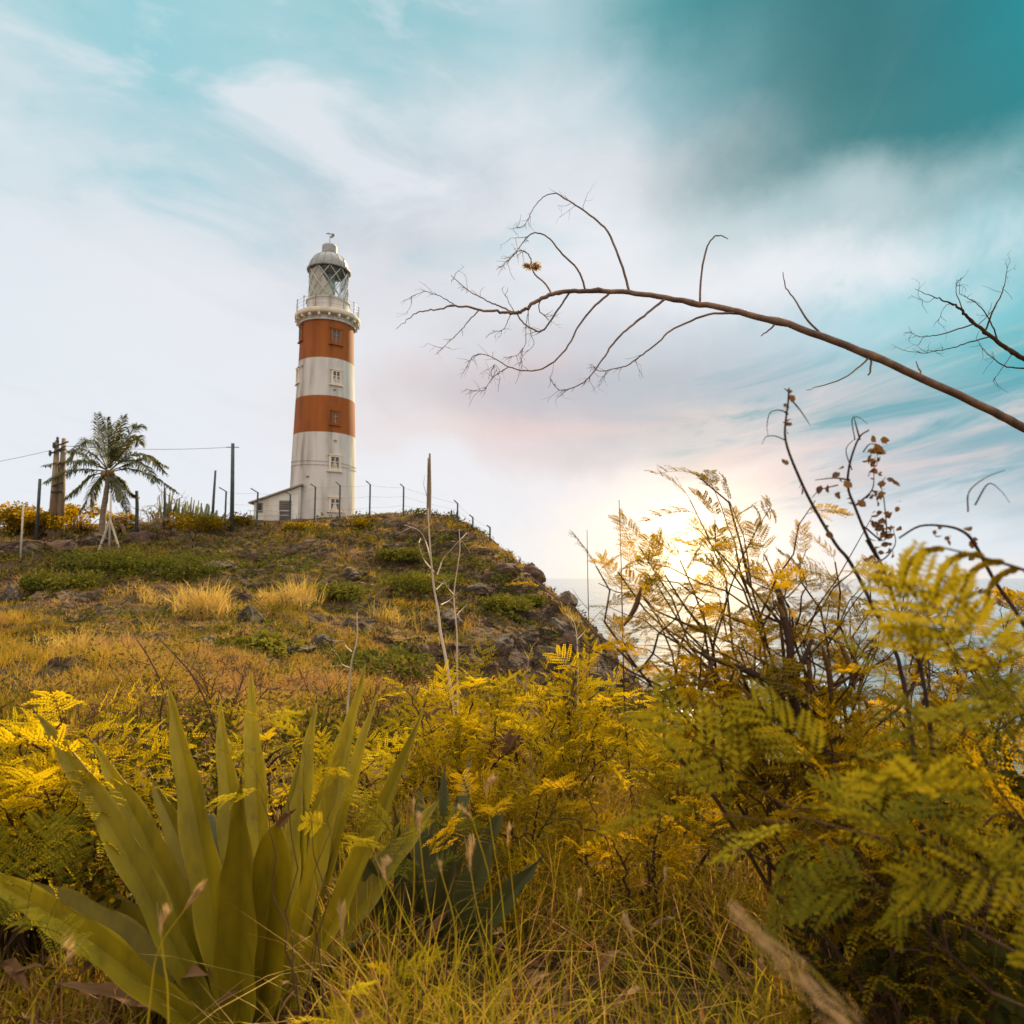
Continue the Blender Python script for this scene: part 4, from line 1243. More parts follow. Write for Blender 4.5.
# ------------------------------------------------------------------ blades of grass as one ribbon mesh
def blades(mbld, P, H, W, lean, az_, tint, seg=4, fold=False):
    P = np.asarray(P, float); n = len(P)
    t = np.linspace(0, 1, seg + 1)
    ld = np.stack([np.cos(az_), np.sin(az_), np.zeros(n)], -1)
    ta = rng.uniform(0, 2 * PI, n); wd = np.stack([np.cos(ta), np.sin(ta), np.zeros(n)], -1)
    C = P[:, None] + np.array([0, 0, 1.0]) * (H[:, None] * (t - 0.35 * lean[:, None] * t ** 2.4))[..., None] + ld[:, None] * (H[:, None] * lean[:, None] * t ** 2)[..., None]
    ww = (W[:, None] * np.sqrt(np.clip(1 - t ** 2, 0, 1)) * (0.65 + 0.35 * np.minimum(1, t * 4)))[..., None] * 0.5
    A = C - wd[:, None] * ww; B = C + wd[:, None] * ww
    V = np.stack([A, B], 2)              # n, seg+1, 2, 3
    V2 = np.concatenate([V[:, :-1].reshape(n, -1, 3), C[:, -1:]], 1)
    m = V2.shape[1]
    q = []; 
    for i in range(seg - 1): q.append([2 * i, 2 * i + 1, 2 * i + 3, 2 * i + 2])
    q = np.array(q); tr = np.array([[2 * (seg - 1), 2 * (seg - 1) + 1, m - 1]])
    off = (np.arange(n) * m)[:, None, None]
    mbld.add(V2.reshape(-1, 3), (q[None] + off).reshape(-1, 4), (tr[None] + off).reshape(-1, 3), tint=np.repeat(tint, m))


# hill grass: tufts over the whole slope
def hill_grass():
    N = 38000
    # sample so that the density falls with distance
    Y = np.concatenate([rng.uniform(7, 64, N), rng.uniform(7, 30, N // 3)])
    X = rng.uniform(-1, 1, len(Y)) * 0.86 * Y - 0.02 * Y
    X = np.where(X > 7, X - 14, X)
    cd = coast_dist(X, Y)
    sl_ = tslope(X, Y)
    pn = fbm(X * 0.25 + 11, Y * 0.25, 3)
    keep = (cd > 0.1) & ((sl_ < 1.0) | (rng.random(len(X)) < 0.22)) & ((X < -2) | (Y < 33) | (Y > 51) | (rng.random(len(X)) < 0.35)) & (rng.random(len(X)) < 0.55 + 0.9 * pn)
    X, Y, pn = X[keep], Y[keep], pn[keep]
    nb = 9
    n = len(X)
    big = fbm(X * 0.12 - 30, Y * 0.15, 2)
    hh = rng.uniform(0.14, 0.46, n) * (0.7 + 1.1 * sstep(0.0, 0.35, big))
    px = np.repeat(X, nb) + rng.normal(0, 0.11, n * nb); py = np.repeat(Y, nb) + rng.normal(0, 0.11, n * nb)
    P = np.stack([px, py, tz(px, py) - 0.03], -1)
    H = np.repeat(hh, nb) * rng.uniform(0.6, 1.15, n * nb)
    W = rng.uniform(0.015, 0.034, n * nb) * (0.7 + 0.012 * np.repeat(Y, nb))
    left = sstep(0, -14, X) * sstep(38, 22, Y)       # the near left slope is paler and rustier
    tn = np.clip(0.42 + 0.95 * fbm(X * 0.3 + 5, Y * 0.3, 4, 0.6) + 0.22 * left + rng.normal(0, 0.13, n), 0, 1)
    b = MB()
    blades(b, P, H, W, rng.uniform(0.1, 0.9, n * nb), rng.uniform(0, 2 * PI, n * nb), np.clip(np.repeat(tn, nb) + rng.normal(0, 0.06, n * nb), 0, 1), seg=2)
    b.build("hill_grass", M_hgrass, kind="stuff", label="dry golden and olive grass covering the hillside")


hill_grass()


def ground_cover():
    """low leafy green mats on parts of the slope"""
    n = 150000
    Y = rng.uniform(9, 64, n); X = rng.uniform(-1, 1, n) * 0.84 * Y
    X = np.where(X > 7, X - 14, X)
    cd = coast_dist(X, Y)
    f = fbm(X * 0.16 + 77, Y * 0.22, 3)
    bump_ = fbm(X * 0.8 + 7, Y * 0.8, 2)
    m1 = sstep(-0.02, 0.22, f)
    m2 = np.exp(-((X + 20) / 9.0) ** 2 - ((Y - 47) / 6.0) ** 2)     # dark green patch below the palm and cacti
    m3 = np.exp(-((X + 6) / 4.0) ** 2 - ((Y - 50) / 5.0) ** 2) * 0.7
    ms = np.clip(m1 * 0.75 + m2 * 1.1 + m3, 0, 1) * (1 - 0.85 * sstep(9, 4, cd) * (Y > 30))
    keep = (cd > 0.2) & (rng.random(n) < ms) & (bump_ > -0.25)
    X, Y, bump_, ms = X[keep], Y[keep], bump_[keep], ms[keep]
    n = len(X)
    h = (0.10 + 0.75 * np.clip(bump_ + 0.3, 0, 1)) * (0.5 + 0.8 * ms) * rng.random(n) ** 0.5
    P = np.stack([X, Y, tz(X, Y) + h], -1)
    d = rng.normal(size=(n, 3)); d[:, 2] = np.abs(d[:, 2]) * 0.6
    b = MB()
    inst(b, LF_ROUND, P, d, np.array([0, 0, 1]) + rng.normal(0, 0.6, (n, 3)), rng.uniform(0.5, 1.1, n) * (0.02 + 0.0042 * Y), np.clip(0.3 + 0.5 * bump_ + rng.normal(0, 0.17, n), 0, 1))
    b.build("ground_cover", M_hgreen, kind="stuff", label="low leafy green ground cover creeping over the slope")


ground_cover()


def dead_cover():
    n = 90000
    Y = rng.uniform(9, 62, n); X = rng.uniform(-1, 1, n) * 0.84 * Y
    X = np.where(X > 7, X - 14, X)
    cd = coast_dist(X, Y); f = fbm(X * 0.3 - 50, Y * 0.34 + 12, 4, 0.6); b2 = fbm(X * 0.9 + 70, Y * 0.9, 2)
    keep = (cd > 0.1) & (rng.random(n) < 0.6 * sstep(0.04, 0.34, f)) & (b2 > -0.2)
    X, Y, b2 = X[keep], Y[keep], b2[keep]; n = len(X)
    h = (0.08 + 0.7 * np.clip(b2 + 0.25, 0, 1)) * rng.random(n) ** 0.6
    d = rng.normal(size=(n, 3)); d[:, 2] = np.abs(d[:, 2])
    b = MB(); inst(b, LF_NARROW, np.stack([X, Y, tz(X, Y) + h], -1), d, rng.normal(size=(n, 3)), rng.uniform(0.6, 1.3, n) * (0.04 + 0.006 * Y), rng.random(n))
    b.build("brown_scrub", M_brownsc, kind="stuff", label="dark brown dried scrub in patches over the slope")


dead_cover()


# distinct tufts
def tuft(px, py, hgt, rad_, n, label, tint=0.9, mt=None, Y=None, width=0.03, group="tall grass clumps"):
    c = hit(px, py) if Y is None else at(px, py, Y)
    if c is None: return
    a = rng.uniform(0, 2 * PI, n); rr = rad_ * np.sqrt(rng.random(n))
    nc = 9; sc_ = rng.normal(0, 0.45, (nc, 2)) * rad_ * np.array([1.5, 0.7]); wq = rng.integers(0, nc, n); hs = rng.uniform(0.45, 1.05, nc)[wq]
    px_, py_ = c[0] + np.cos(a) * rr * 0.4 + sc_[wq, 0], c[1] + np.sin(a) * rr * 0.4 + sc_[wq, 1]
    px_[:nc] = sc_[:, 0] * 0.5 + c[0]; P = np.stack([px_, py_, tz(px_, py_) - 0.05], -1)
    b = MB(); blades(b, P, hgt * hs * rng.uniform(0.5, 1.1, n), np.full(n, width) * rng.uniform(0.6, 1.3, n), rng.uniform(0.1, 0.9, n), a + rng.normal(0, 0.9, n), np.clip(tint + rng.normal(0, 0.1, n), 0, 1), seg=4)
    b.build("grass_clump", mt or M_straw, None, origin=tuple(c), label=label, cat="grass clump", group=group)


tuft(210, 614, 1.9, 1.3, 700, "pale straw-coloured tall grass clump left of the square-shouldered boulder", 0.95)
tuft(283, 603, 2.0, 1.2, 600, "pale straw-coloured tall grass clump right of the square-shouldered boulder", 0.93)
tuft(150, 600, 1.0, 1.2, 220, "smaller straw grass clump left of the pale tall clump", 0.75)
tuft(30, 590, 1.6, 1.2, 240, "grey-green straggly grass clump near the thin pale post", 0.55)
tuft(395, 620, 1.3, 1.1, 240, "rusty orange grass clump left of the tallest pale sapling", 0.72)
tuft(60, 650, 1.0, 1.4, 300, "rusty grass clump on the near left slope", 0.78)
tuft(575, 622, 1.0, 1.2, 200, "golden grass clump on top of the low cliff shoulder", 0.75)
tuft(450, 660, 0.9, 1.0, 200, "golden grass clump low on the slope behind the pale saplings", 0.7)
for i, (px, py, rad_, hg, lab) in enumerate((
 (100, 570, 2.2, 1.1, "dark green low bush on the slope under the palm"),
 (165, 578, 2.4, 1.2, "dark green low bush below the cactus clump"),
 (60, 590, 1.6, 0.9, "small olive bush on the slope near the thin pale post"),
 (420, 590, 2.0, 1.0, "bright olive-green bush in the middle of the slope left of the pale sapling"),
 (400, 560, 1.5, 0.8, "small olive bush below the second fence post right of the lighthouse"),
 (330, 600, 1.4, 0.8, "small olive bush below the lighthouse"),
 (500, 610, 1.5, 0.9, "olive bush on the cliff slope right of the pale saplings"),
 (528, 606, 1.0, 0.6, "small olive bush below the jutting cliff block"),
 (380, 680, 1.2, 0.8, "olive bush low on the slope above the agave tips"),
 (260, 655, 1.1, 0.6, "low green mat-like bush below the square-shouldered boulder"))):
    c = hit(px, py)
    if c is not None:
        leafy("low_bush", c, rad_ * 1.45, hg * 0.75, int(2200 * rad_ / 1.5), 0.17, lab, "bush", "low bushes on the slope", M_hgreen, tint=(0.3, 0.3, 0.55, 0.75, 0.6, 0.6, 0.65, 0.65, 0.5, 0.85)[i], stems=26, flat=0.8)

# ------------------------------------------------------------------ hill crest plants
def crest(px, py, Y, rad_, hg, n, size, label, mt, tint, cat="shrub", name="shrub", stems=14, flat=0.6):
    B = at(px, py, Y); B[2] = float(tz(B[0], Y)) - 0.1
    top = at(px, py, Y)[2]
    return leafy(name, B, rad_, hg, n, size, label, cat, "shrubs on the hill crest", mt, tint=tint, stems=stems, flat=flat, wm_=M_twig, hollow=0.2)


crest(12, 515, 58, 3.2, 3.0, 3200, 0.22, "golden green thicket at the far left of the crest", M_olv, 0.62, stems=22)
crest(38, 520, 57, 2.6, 2.4, 2200, 0.22, "yellowish thicket beside the dark post left of the double pole", M_olv, 0.7, stems=18)
crest(85, 520, 61, 2.6, 2.4, 2000, 0.22, "golden shrub behind the palm trunk", M_olv, 0.85, stems=16)
crest(122, 520, 60, 1.8, 2.0, 1300, 0.2, "orange-tinged shrub right of the palm trunk", M_olv, 0.8)
crest(240, 524, 63, 1.6, 1.1, 900, 0.18, "small olive shrub left of the annex", M_olv, 0.5)
crest(192, 524, 59, 3.6, 1.0, 2200, 0.18, "low olive scrub round the feet of the cacti", M_olv, 0.55, stems=20)
crest(362, 520, 60, 1.8, 0.9, 1000, 0.18, "low dark scrub at the right foot of the lighthouse", M_olv, 0.35)
crest(300, 526, 58.5, 2.4, 0.7, 1100, 0.18, "low olive scrub in front of the annex door", M_olv, 0.5)

M_cactus = mat("cactus_skin", [(0.06, 0.075, 0.03), (0.13, 0.13, 0.05), (0.22, 0.17, 0.07)], 3, 0.7)
CAC = [(168, 524, 8, 3.0), (178, 524, 9, 2.6), (190, 523, 10, 3.2), (200, 524, 9, 2.6), (208, 525, 8, 2.2), (216, 526, 6, 1.8), (158, 522, 6, 2.0)]
CWORD = ["first cactus from the left in the clump, right of the short dark post", "second cactus of the clump with close upright arms", "tallest cactus in the middle of the clump with a slanting arm",
         "cactus just right of the tallest one", "cactus left of the slanting dark post", "small cactus between the slanting post and the tall utility pole", "thin cactus among the bare shrubs left of the clump"]
for (px, py, na, hg), lab in zip(CAC, CWORD):
    Y = 60.0 + rng.uniform(-1, 1); B = at(px, py, Y); B[2] = float(tz(B[0], Y)) - 0.1
    b = MB()
    b.tube([B, B + [0, 0, hg * 0.5], B + [0.05, 0, hg]], [0.13, 0.11, 0.05], 7)
    for k in range(na):
        a = rng.uniform(0, 2 * PI); r_ = rng.uniform(0.2, 0.75); h0 = rng.uniform(0.1, 0.4) * hg; h1 = hg * rng.uniform(0.55, 1.0)
        o = np.array([math.cos(a) * r_, math.sin(a) * r_ * 0.6, 0]); lean_ = np.array([math.cos(a) * 0.25, 0, 0]) * rng.random() * 2
        b.tube([B + [0, 0, h0], B + o * 0.8 + [0, 0, h0 + 0.15], B + o + [0, 0, h0 + 0.5], B + o + lean_ + [0, 0, h1]], [0.09, 0.10, 0.10, 0.045], 6)
    b.build("cactus", M_cactus, None, origin=tuple(B), smooth=True, label=lab, cat="cactus", group="cacti on the crest")


def grow(b, p, d, L_, r_, depth, wig=0.25, droop=0.0, fork=3, spread=0.7):
    """bare branching"""
    n = 6; P = [np.array(p, float)]; d = np.array(d, float); d /= np.linalg.norm(d)
    for i in range(n):
        d = d + rng.normal(0, wig / n ** 0.5, 3) + np.array([0, 0, -droop / n]); d /= np.linalg.norm(d)
        P.append(P[-1] + d * L_ / n)
    b.tube(P, np.linspace(r_, r_ * 0.45, n + 1), 5 if r_ > 0.01 else 4, cap=False)
    if depth > 0:
        for k in range(fork):
            i = rng.integers(2, n + 1)
            sd = rng.normal(size=3); sd -= d * (sd @ d); sd /= np.linalg.norm(sd)
            grow(b, P[i], d * (1 - spread * 0.5) + sd * spread, L_ * rng.uniform(0.45, 0.75), r_ * 0.5, depth - 1, wig, droop, fork, spread)
    return P


for i, (px, py, Y, hg, lab) in enumerate(((150, 520, 59, 3.2, "bare grey shrub with spreading limbs right of the short thick post"), (128, 520, 58.5, 2.2, "bare twiggy shrub behind the reddish boulder"),
                           (172, 522, 61, 3.6, "bare leaning shrub behind the short dark post"), (160, 524, 57.5, 2.0, "low bare shrub at the left end of the cactus clump"), (145, 522, 57.5, 1.6, "small bare bush beside the short thick post"))):
    B = at(px, py, Y); B[2] = float(tz(B[0], Y)) - 0.1; b = MB()
    for k in range(5): grow(b, B, (rng.normal() * 0.6, rng.normal() * 0.3, 1), hg * rng.uniform(0.5, 0.8), 0.07, 2, 0.35)
    b.build("bare_shrub", M_bark, None, origin=tuple(B), label=lab, cat="bare shrub", group="leafless shrubs on the crest")

# ------------------------------------------------------------------ palm
M_palm = mat("palm_leaflets", [(0.02, 0.035, 0.018), (0.055, 0.065, 0.025), (0.14, 0.13, 0.035), (0.32, 0.24, 0.06)], 0.8, 0.55, transl=0.3, tint=0.5)
M_trunk = mat("palm_trunk", [(0.12, 0.09, 0.06), (0.26, 0.20, 0.14)], 2, 0.9, stretch=(1, 1, 4), bump=0.03, bscale=3)
PY_ = 56.0
pb = at(103, 527, PY_); pb[2] = float(tz(pb[0], PY_)) - 0.3
pc = at(108.5, 470, PY_)
PALM = empty("palm_tree", pb, "coconut palm with drooping fronds on the hill crest left of the lighthouse", "palm tree")
b = MB(); P = smooth_path([pb, at(103, 515, PY_), at(105.5, 498, PY_), at(107.5, 482, PY_), pc], 5)
b.tube(P, np.linspace(0.27, 0.14, len(P)) * (1 + 0.06 * np.sin(np.arange(len(P)) * 2.2)), 12); b.build("trunk", M_trunk, PALM, smooth=True)
b = MB()
for k in range(9):
    a = rng.uniform(0, 2 * PI); c = pc + np.array([math.cos(a) * 0.42, math.sin(a) * 0.42, rng.uniform(-0.55, -0.05)])
    V, T = ico(2); b.add(V * np.array([0.16, 0.16, 0.2]) + c, T=T)
b.build("coconut", mat("coconut_husk", [(0.20, 0.11, 0.05), (0.34, 0.20, 0.08)], 3, 0.7), PALM, smooth=True)
FRN = [  # control points of each frond in the picture, depth offset, leaflet length
 ([(108, 468), (100, 440), (97, 414)], 0.4, 0.95), ([(108, 468), (108, 440), (107, 418)], -0.5, 0.8), ([(109, 468), (116, 440), (124, 416)], 0.6, 0.95), ([(109, 468), (122, 448), (134, 428), (142, 426)], -0.6, 0.9),
 ([(110, 468), (124, 452), (136, 438), (140, 444)], 1.2, 0.85), ([(110, 470), (128, 456), (146, 456), (164, 472)], -0.8, 0.95), ([(110, 471), (130, 464), (148, 458), (166, 466)], 0.9, 0.8), ([(110, 472), (130, 469), (155, 478), (176, 492)], -0.3, 0.7),
 ([(107, 469), (95, 456), (80, 449), (68, 460)], -0.7, 0.95), ([(107, 470), (88, 463), (66, 462), (44, 466)], 0.8, 0.7), ([(107, 471), (88, 470), (66, 472), (46, 482)], -0.2, 0.75), ([(107, 472), (92, 476), (78, 488), (66, 498)], -1.0, 0.85),
 ([(108, 474), (96, 484), (88, 498), (80, 512)], -0.6, 0.6), ([(110, 474), (118, 484), (124, 498), (128, 512)], -1.0, 0.6), ([(110, 473), (122, 480), (130, 492), (138, 497)], 0.8, 0.55), ([(109, 468), (112, 446), (117, 424)], -1.2, 0.9),
 ([(109, 473), (114, 486), (116, 500)], 0.7, 0.5), ([(107, 470), (90, 460), (76, 452), (60, 452)], 1.8, 0.8),
 ([(108, 468), (104, 446), (101, 424)], 1.6, 0.9), ([(109, 468), (118, 450), (131, 436)], -1.6, 0.95), ([(110, 470), (126, 460), (144, 466), (156, 482)], -1.6, 0.9), ([(107, 470), (92, 462), (78, 462), (66, 476)], -1.7, 0.9),
 ([(108, 472), (98, 480), (92, 492), (90, 506)], 1.2, 0.7), ([(110, 473), (120, 484), (122, 500)], -1.8, 0.7), ([(107, 469), (98, 450), (88, 440), (78, 446)], 1.2, 0.9)]
for pl_, dy, ll_ in FRN:
    nn = len(pl_)
    P = smooth_path([at(px, py, PY_ + dy * (i / (nn - 1)) * 1.6) for i, (px, py) in enumerate(pl_)], 8)
    b = MB(); b.tube(P, np.linspace(0.06, 0.012, len(P)), 5, tint=0.9, cap=False)
    ax = np.gradient(P, axis=0); ax /= np.linalg.norm(ax, axis=1)[:, None]
    seg = np.linspace(0.16, 1.0, 46); V = []; Q = []; tn = []
    for s in seg:
        i = s * (len(P) - 1); k = min(int(i), len(P) - 2); p = P[k] + (P[k + 1] - P[k]) * (i - k); t_ = ax[k]
        side = np.cross(t_, [0, 0, 1]); side = side / (np.linalg.norm(side) + 1e-6)
        if abs(t_[2]) > 0.93: side = np.array([1.0, 0.2, 0])
        L_ = ll_ * (0.5 + 0.9 * math.sin(PI * min(1.0, 0.15 + s * 0.82))) * 0.95
        for sg in (-1, 1):
            d = side * sg * 0.8 + t_ * 0.75 + rng.normal(0, 0.13, 3); d /= np.linalg.norm(d)
            q0 = p; q1 = p + d * L_ * 0.5; q2 = p + d * L_ * 0.85 + np.array([0, 0, -L_ * rng.uniform(0.2, 0.5)])
            wv = np.cross(d, [0, 0, 1]) + np.array([0, 0, 0.5]); wv = wv / np.linalg.norm(wv) * 0.055
            o = len(V); V += [q0 - wv * .5, q0 + wv * .5, q1 - wv, q1 + wv, q2 - wv * .15, q2 + wv * .15]
            Q += [[o, o + 1, o + 3, o + 2], [o + 2, o + 3, o + 5, o + 4]]; tn += [0.35 + rng.normal() * 0.15] * 6
    b.add(np.array(V), np.array(Q), tint=np.clip(tn, 0, 1)); b.build("frond", M_palm, PALM)
# ------------------------------------------------------------------ big agave
def agave_leaf(base, tip, wmax, sag=0.0, twist=0.0, name="leaf", broad=0.42, tintv=0.5, mt=None, root=None, fold=0.5, label=None, blunt=False, face=None, bow=0.0):
    base = np.array(base, float); tip = np.array(tip, float)
    n = 40; Ln = np.linalg.norm(tip - base)
    rad_ = tip - base; out = np.array([rad_[0], rad_[1], 0.0]); out /= np.linalg.norm(out) + 1e-9
    mid = (base + tip) / 2 + np.array([0, 0, sag * Ln]) - out * sag * Ln * 0.3 + np.array([bow, 0, 0])
    t = np.linspace(0, 1, n)[:, None]
    C = (1 - t) ** 2 * base + 2 * t * (1 - t) * mid + t * t * tip
    T_ = np.gradient(C, axis=0); T_ /= np.linalg.norm(T_, axis=1)[:, None]
    # the flat face looks up and inwards; or towards 'face'
    nrm_ = np.array(face if face is not None else (-out * 0.9 + np.array([0, 0, 0.8])), float)
    S = np.cross(T_, nrm_); S /= np.linalg.norm(S, axis=1)[:, None] + 1e-9
    N = np.cross(S, T_)
    if twist:
        a = twist * t; S, N = S * np.cos(a) + N * np.sin(a), N * np.cos(a) - S * np.sin(a)
    tt = t[:, 0]
    wprof = np.where(tt < broad, 0.62 + 0.38 * np.sin(PI / 2 * tt / broad), np.cos(PI / 2 * np.clip((tt - broad) / (1 - broad), 0, 1)) ** (0.85 if not blunt else 0.5))
    wv = wmax * wprof * 0.5
    th = (0.035 * (1 - tt) ** 1.2 + 0.004) * (wmax / 0.15)
    us = np.array([-1, -0.9, -0.5, 0, 0.5, 0.9, 1])
    top = []; bot = []
    wob = 0.006 * np.sin(tt * 23 + Ln * 9)[:, None]
    for u in us:
        off = fold * abs(u) * wv
        top.append(C + S * (wv * u)[:, None] + N * off[:, None] + S * wob * (abs(u) == 1))
        bot.append(C + S * (wv * u)[:, None] + N * (off - th * (1 - abs(u) ** 3))[:, None] + S * wob * (abs(u) == 1))
    ring = np.array(top + bot[1:-1][::-1])       # 12, n, 3
    m = len(ring); V = ring.transpose(1, 0, 2).reshape(-1, 3)
    i = np.arange(n - 1)[:, None] * m; j = np.arange(m)[None]; j2 = (j + 1) % m
    Q = np.stack([i + j, i + j2, i + m + j2, i + m + j], -1).reshape(-1, 4)
    b = MB(); edge = np.array([0.25, 0, 0, -0.12, 0, 0, 0.25] + [0] * 5)
    b.add(V, Q, tint=np.clip(tintv + np.tile(edge, n) + np.repeat((tt - 0.3) * 0.25, m), 0, 1))
    o = b.build(name, mt or M_agave, root, smooth=False, label=label)
    if not blunt:
        s = MB(); s.tube([C[-1] - T_[-1] * 0.004, C[-1] + T_[-1] * 0.028], [0.0045, 0.0008], 6); s.build("spine", M_spine, o)
    return o


AGY = 2.55
ac = at(245, 1010, AGY); ac[2] = -0.02
AG = empty("agave_plant", ac, "large agave with long pointed yellow-green leaves in the left foreground", "agave")
LEAVES = [  # tip px,py,distance, width, base shift, sag, tint, broad, bow
 (168, 688, 2.75, 0.165, (-0.07, 0.06), 0.02, 0.75, 0.40, 0.02),
 (219, 700, 2.95, 0.15, (0.0, 0.10), 0.0, 0.72, 0.38, 0.0),
 (250, 668, 3.0, 0.15, (0.04, 0.12), 0.0, 0.80, 0.36, 0.0),
 (35, 712, 2.6, 0.13, (-0.12, 0.02), 0.08, 0.50, 0.45, 0.0),
 (92, 742, 2.75, 0.14, (-0.08, 0.08), 0.06, 0.45, 0.42, 0.0),
 (152, 778, 3.0, 0.17, (-0.03, 0.16), 0.0, 0.15, 0.45, 0.0),
 (-70, 850, 2.1, 0.125, (-0.10, -0.04), 0.08, 0.60, 0.45, 0.0),
 (20, 880, 2.75, 0.20, (-0.10, 0.04), 0.06, 0.05, 0.45, 0.0),
 (90, 890, 2.85, 0.20, (-0.05, 0.10), 0.02, 0.05, 0.45, 0.0),
 (424, 706, 2.5, 0.115, (0.10, 0.0), -0.03, 0.55, 0.40, 0.03),
 (366, 662, 2.85, 0.12, (0.09, 0.10), 0.0, 0.75, 0.38, 0.0),
 (316, 702, 2.95, 0.13, (0.06, 0.12), 0.0, 0.62, 0.40, 0.0),
 (345, 720, 3.05, 0.15, (0.08, 0.16), 0.02, 0.35, 0.40, 0.0),
 (378, 690, 3.1, 0.11, (0.10, 0.14), 0.0, 0.5, 0.40, 0.0),
 (241, 782, 2.25, 0.185, (0.01, -0.06), -0.02, 0.25, 0.42, 0.0),
 (300, 760, 2.9, 0.17, (0.05, 0.10), 0.0, 0.30, 0.42, 0.0),
 (440, 800, 2.9, 0.17, (0.10, 0.08), 0.04, 0.12, 0.42, 0.0),
]
for (px, py, Y, w_, sh, sag, tn, br, bow) in LEAVES:
    w_ *= 0.74
    agave_leaf(ac + np.array([sh[0], sh[1], 0.02]), at(px, py, Y), w_, sag, 0.0, tintv=tn, root=AG, broad=br, bow=bow,
               face=(0.0, -1.0, 0.55) if abs(px - 245) < 130 else ((0.45, -1.0, 0.75) if px < 245 else (-0.35, -1.0, 0.5)))
agave_leaf(ac + np.array([0.05, -0.03, 0.02]), at(278, 822, 2.35), 0.17, 0.0, 0, tintv=0.5, root=AG, broad=0.6, blunt=True, face=(0.1, -1, 0.4), label="broad leaf with a withered brown tip")
agave_leaf(at(278, 826, 2.34), at(292, 812, 2.30), 0.03, 0.05, 0, name="withered_tip", tintv=0.5, mt=M_dead, root=AG, face=(0, -1, 0.2))
for (px, py, Y, w_) in ((350, 1010, 2.3, 0.06), (60, 985, 2.5, 0.06)):
    agave_leaf(ac + np.array([(px - 245) * 0.0006, -0.02, 0.03]), at(px, py, Y), w_, 0.12, 0.6, tintv=0.4, mt=M_dead, root=AG, label="dead brown lower leaf")
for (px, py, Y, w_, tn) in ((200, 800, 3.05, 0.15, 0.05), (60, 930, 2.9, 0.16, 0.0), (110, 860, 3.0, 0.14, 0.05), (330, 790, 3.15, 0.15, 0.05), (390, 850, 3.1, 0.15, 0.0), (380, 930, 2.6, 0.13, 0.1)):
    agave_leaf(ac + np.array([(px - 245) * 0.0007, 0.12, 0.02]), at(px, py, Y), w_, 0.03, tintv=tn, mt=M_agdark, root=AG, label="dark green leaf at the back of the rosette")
# second, darker agave behind and to the right
bc = at(430, 905, 2.95); bc[2] = 0.0
A2 = empty("agave_plant", bc, "smaller dark green agave half hidden behind the seed stalks right of the large one", "agave")
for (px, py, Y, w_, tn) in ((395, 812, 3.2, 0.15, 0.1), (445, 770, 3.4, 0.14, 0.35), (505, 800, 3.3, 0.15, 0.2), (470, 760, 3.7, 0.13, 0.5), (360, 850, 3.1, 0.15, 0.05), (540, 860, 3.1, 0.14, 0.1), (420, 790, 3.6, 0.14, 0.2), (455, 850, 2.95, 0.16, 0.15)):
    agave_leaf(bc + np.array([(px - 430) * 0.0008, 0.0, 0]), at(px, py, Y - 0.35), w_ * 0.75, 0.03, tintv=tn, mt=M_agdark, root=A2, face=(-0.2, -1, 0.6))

# ------------------------------------------------------------------ near ground: grass and litter
def near_grass():
    b = MB()
    def patch(n, y0, y1, h0, h1, wd, t0, t1, xr=0.95, lean=(0.05, 1.0)):
        Y = y0 + (y1 - y0) * rng.random(n) ** 0.8
        X = rng.uniform(-1, 1, n) * (xr * Y + 0.5)
        c_ = fbm(X * 1.3, Y * 1.3 + 4, 3)
        k = rng.random(n) < 0.55 + 1.2 * c_
        k &= coast_dist(X, Y) > 0.3
        k &= ~((np.hypot(X - ac[0], Y - ac[1]) < 0.30))
        X, Y, c_ = X[k], Y[k], c_[k]; n = len(X)
        P = np.stack([X, Y, tz(X, Y) - 0.01], -1)
        left = sstep(-0.3, -1.2, X / np.maximum(Y, 1) * 2.5)      # thinner and lower round the agave
        H = rng.uniform(h0, h1, n) * (1 + 0.6 * c_) * (1 - 0.5 * left)
        blades(b, P, H, rng.uniform(0.6, 1.3, n) * wd, rng.uniform(lean[0], lean[1], n), rng.uniform(0, 2 * PI, n), np.clip(rng.uniform(t0, t1, n) + 0.4 * c_, 0, 1), seg=5)
    patch(20000, 1.3, 5.5, 0.22, 0.52, 0.0055, 0.05, 0.75)
    patch(5000, 1.2, 4.5, 0.25, 0.55, 0.0045, 0.2, 0.95)
    patch(6000, 1.3, 4.5, 0.30, 0.7, 0.004, 0.6, 1.0, lean=(0.8, 2.2))
    patch(8000, 1.2, 4.0, 0.20, 0.46, 0.009, 0.05, 0.65)
    patch(9000, 4.0, 11, 0.25, 0.6, 0.009, 0.1, 0.9)
    patch(5000, 1.2, 5.0, 0.08, 0.2, 0.010, 0.1, 0.7)
    # thick dark blades at bottom right
    b.build("tall_grass", M_grass, kind="stuff", label="tangled green and straw grass across the foreground")


near_grass()

# dead litter, leaning straws
lt = MB(); n = 5200
Y = 1.2 + 7 * rng.random(n); X = rng.uniform(-1, 1, n) * (0.9 * Y + 0.4)
P = np.stack([X, Y, tz(X, Y) + rng.random(n) ** 2 * 0.22], -1)
d = rng.normal(size=(n, 3)); d[:, 2] *= 0.35
inst(lt, LF_NARROW, P, d, np.array([0, 0, 1]) + rng.normal(0, 0.5, (n, 3)), rng.uniform(0.06, 0.24, n), rng.uniform(0.1, 1, n))
lt.build("leaf_litter", M_dead, kind="stuff", label="dead leaves and straws lying among the grass stems")

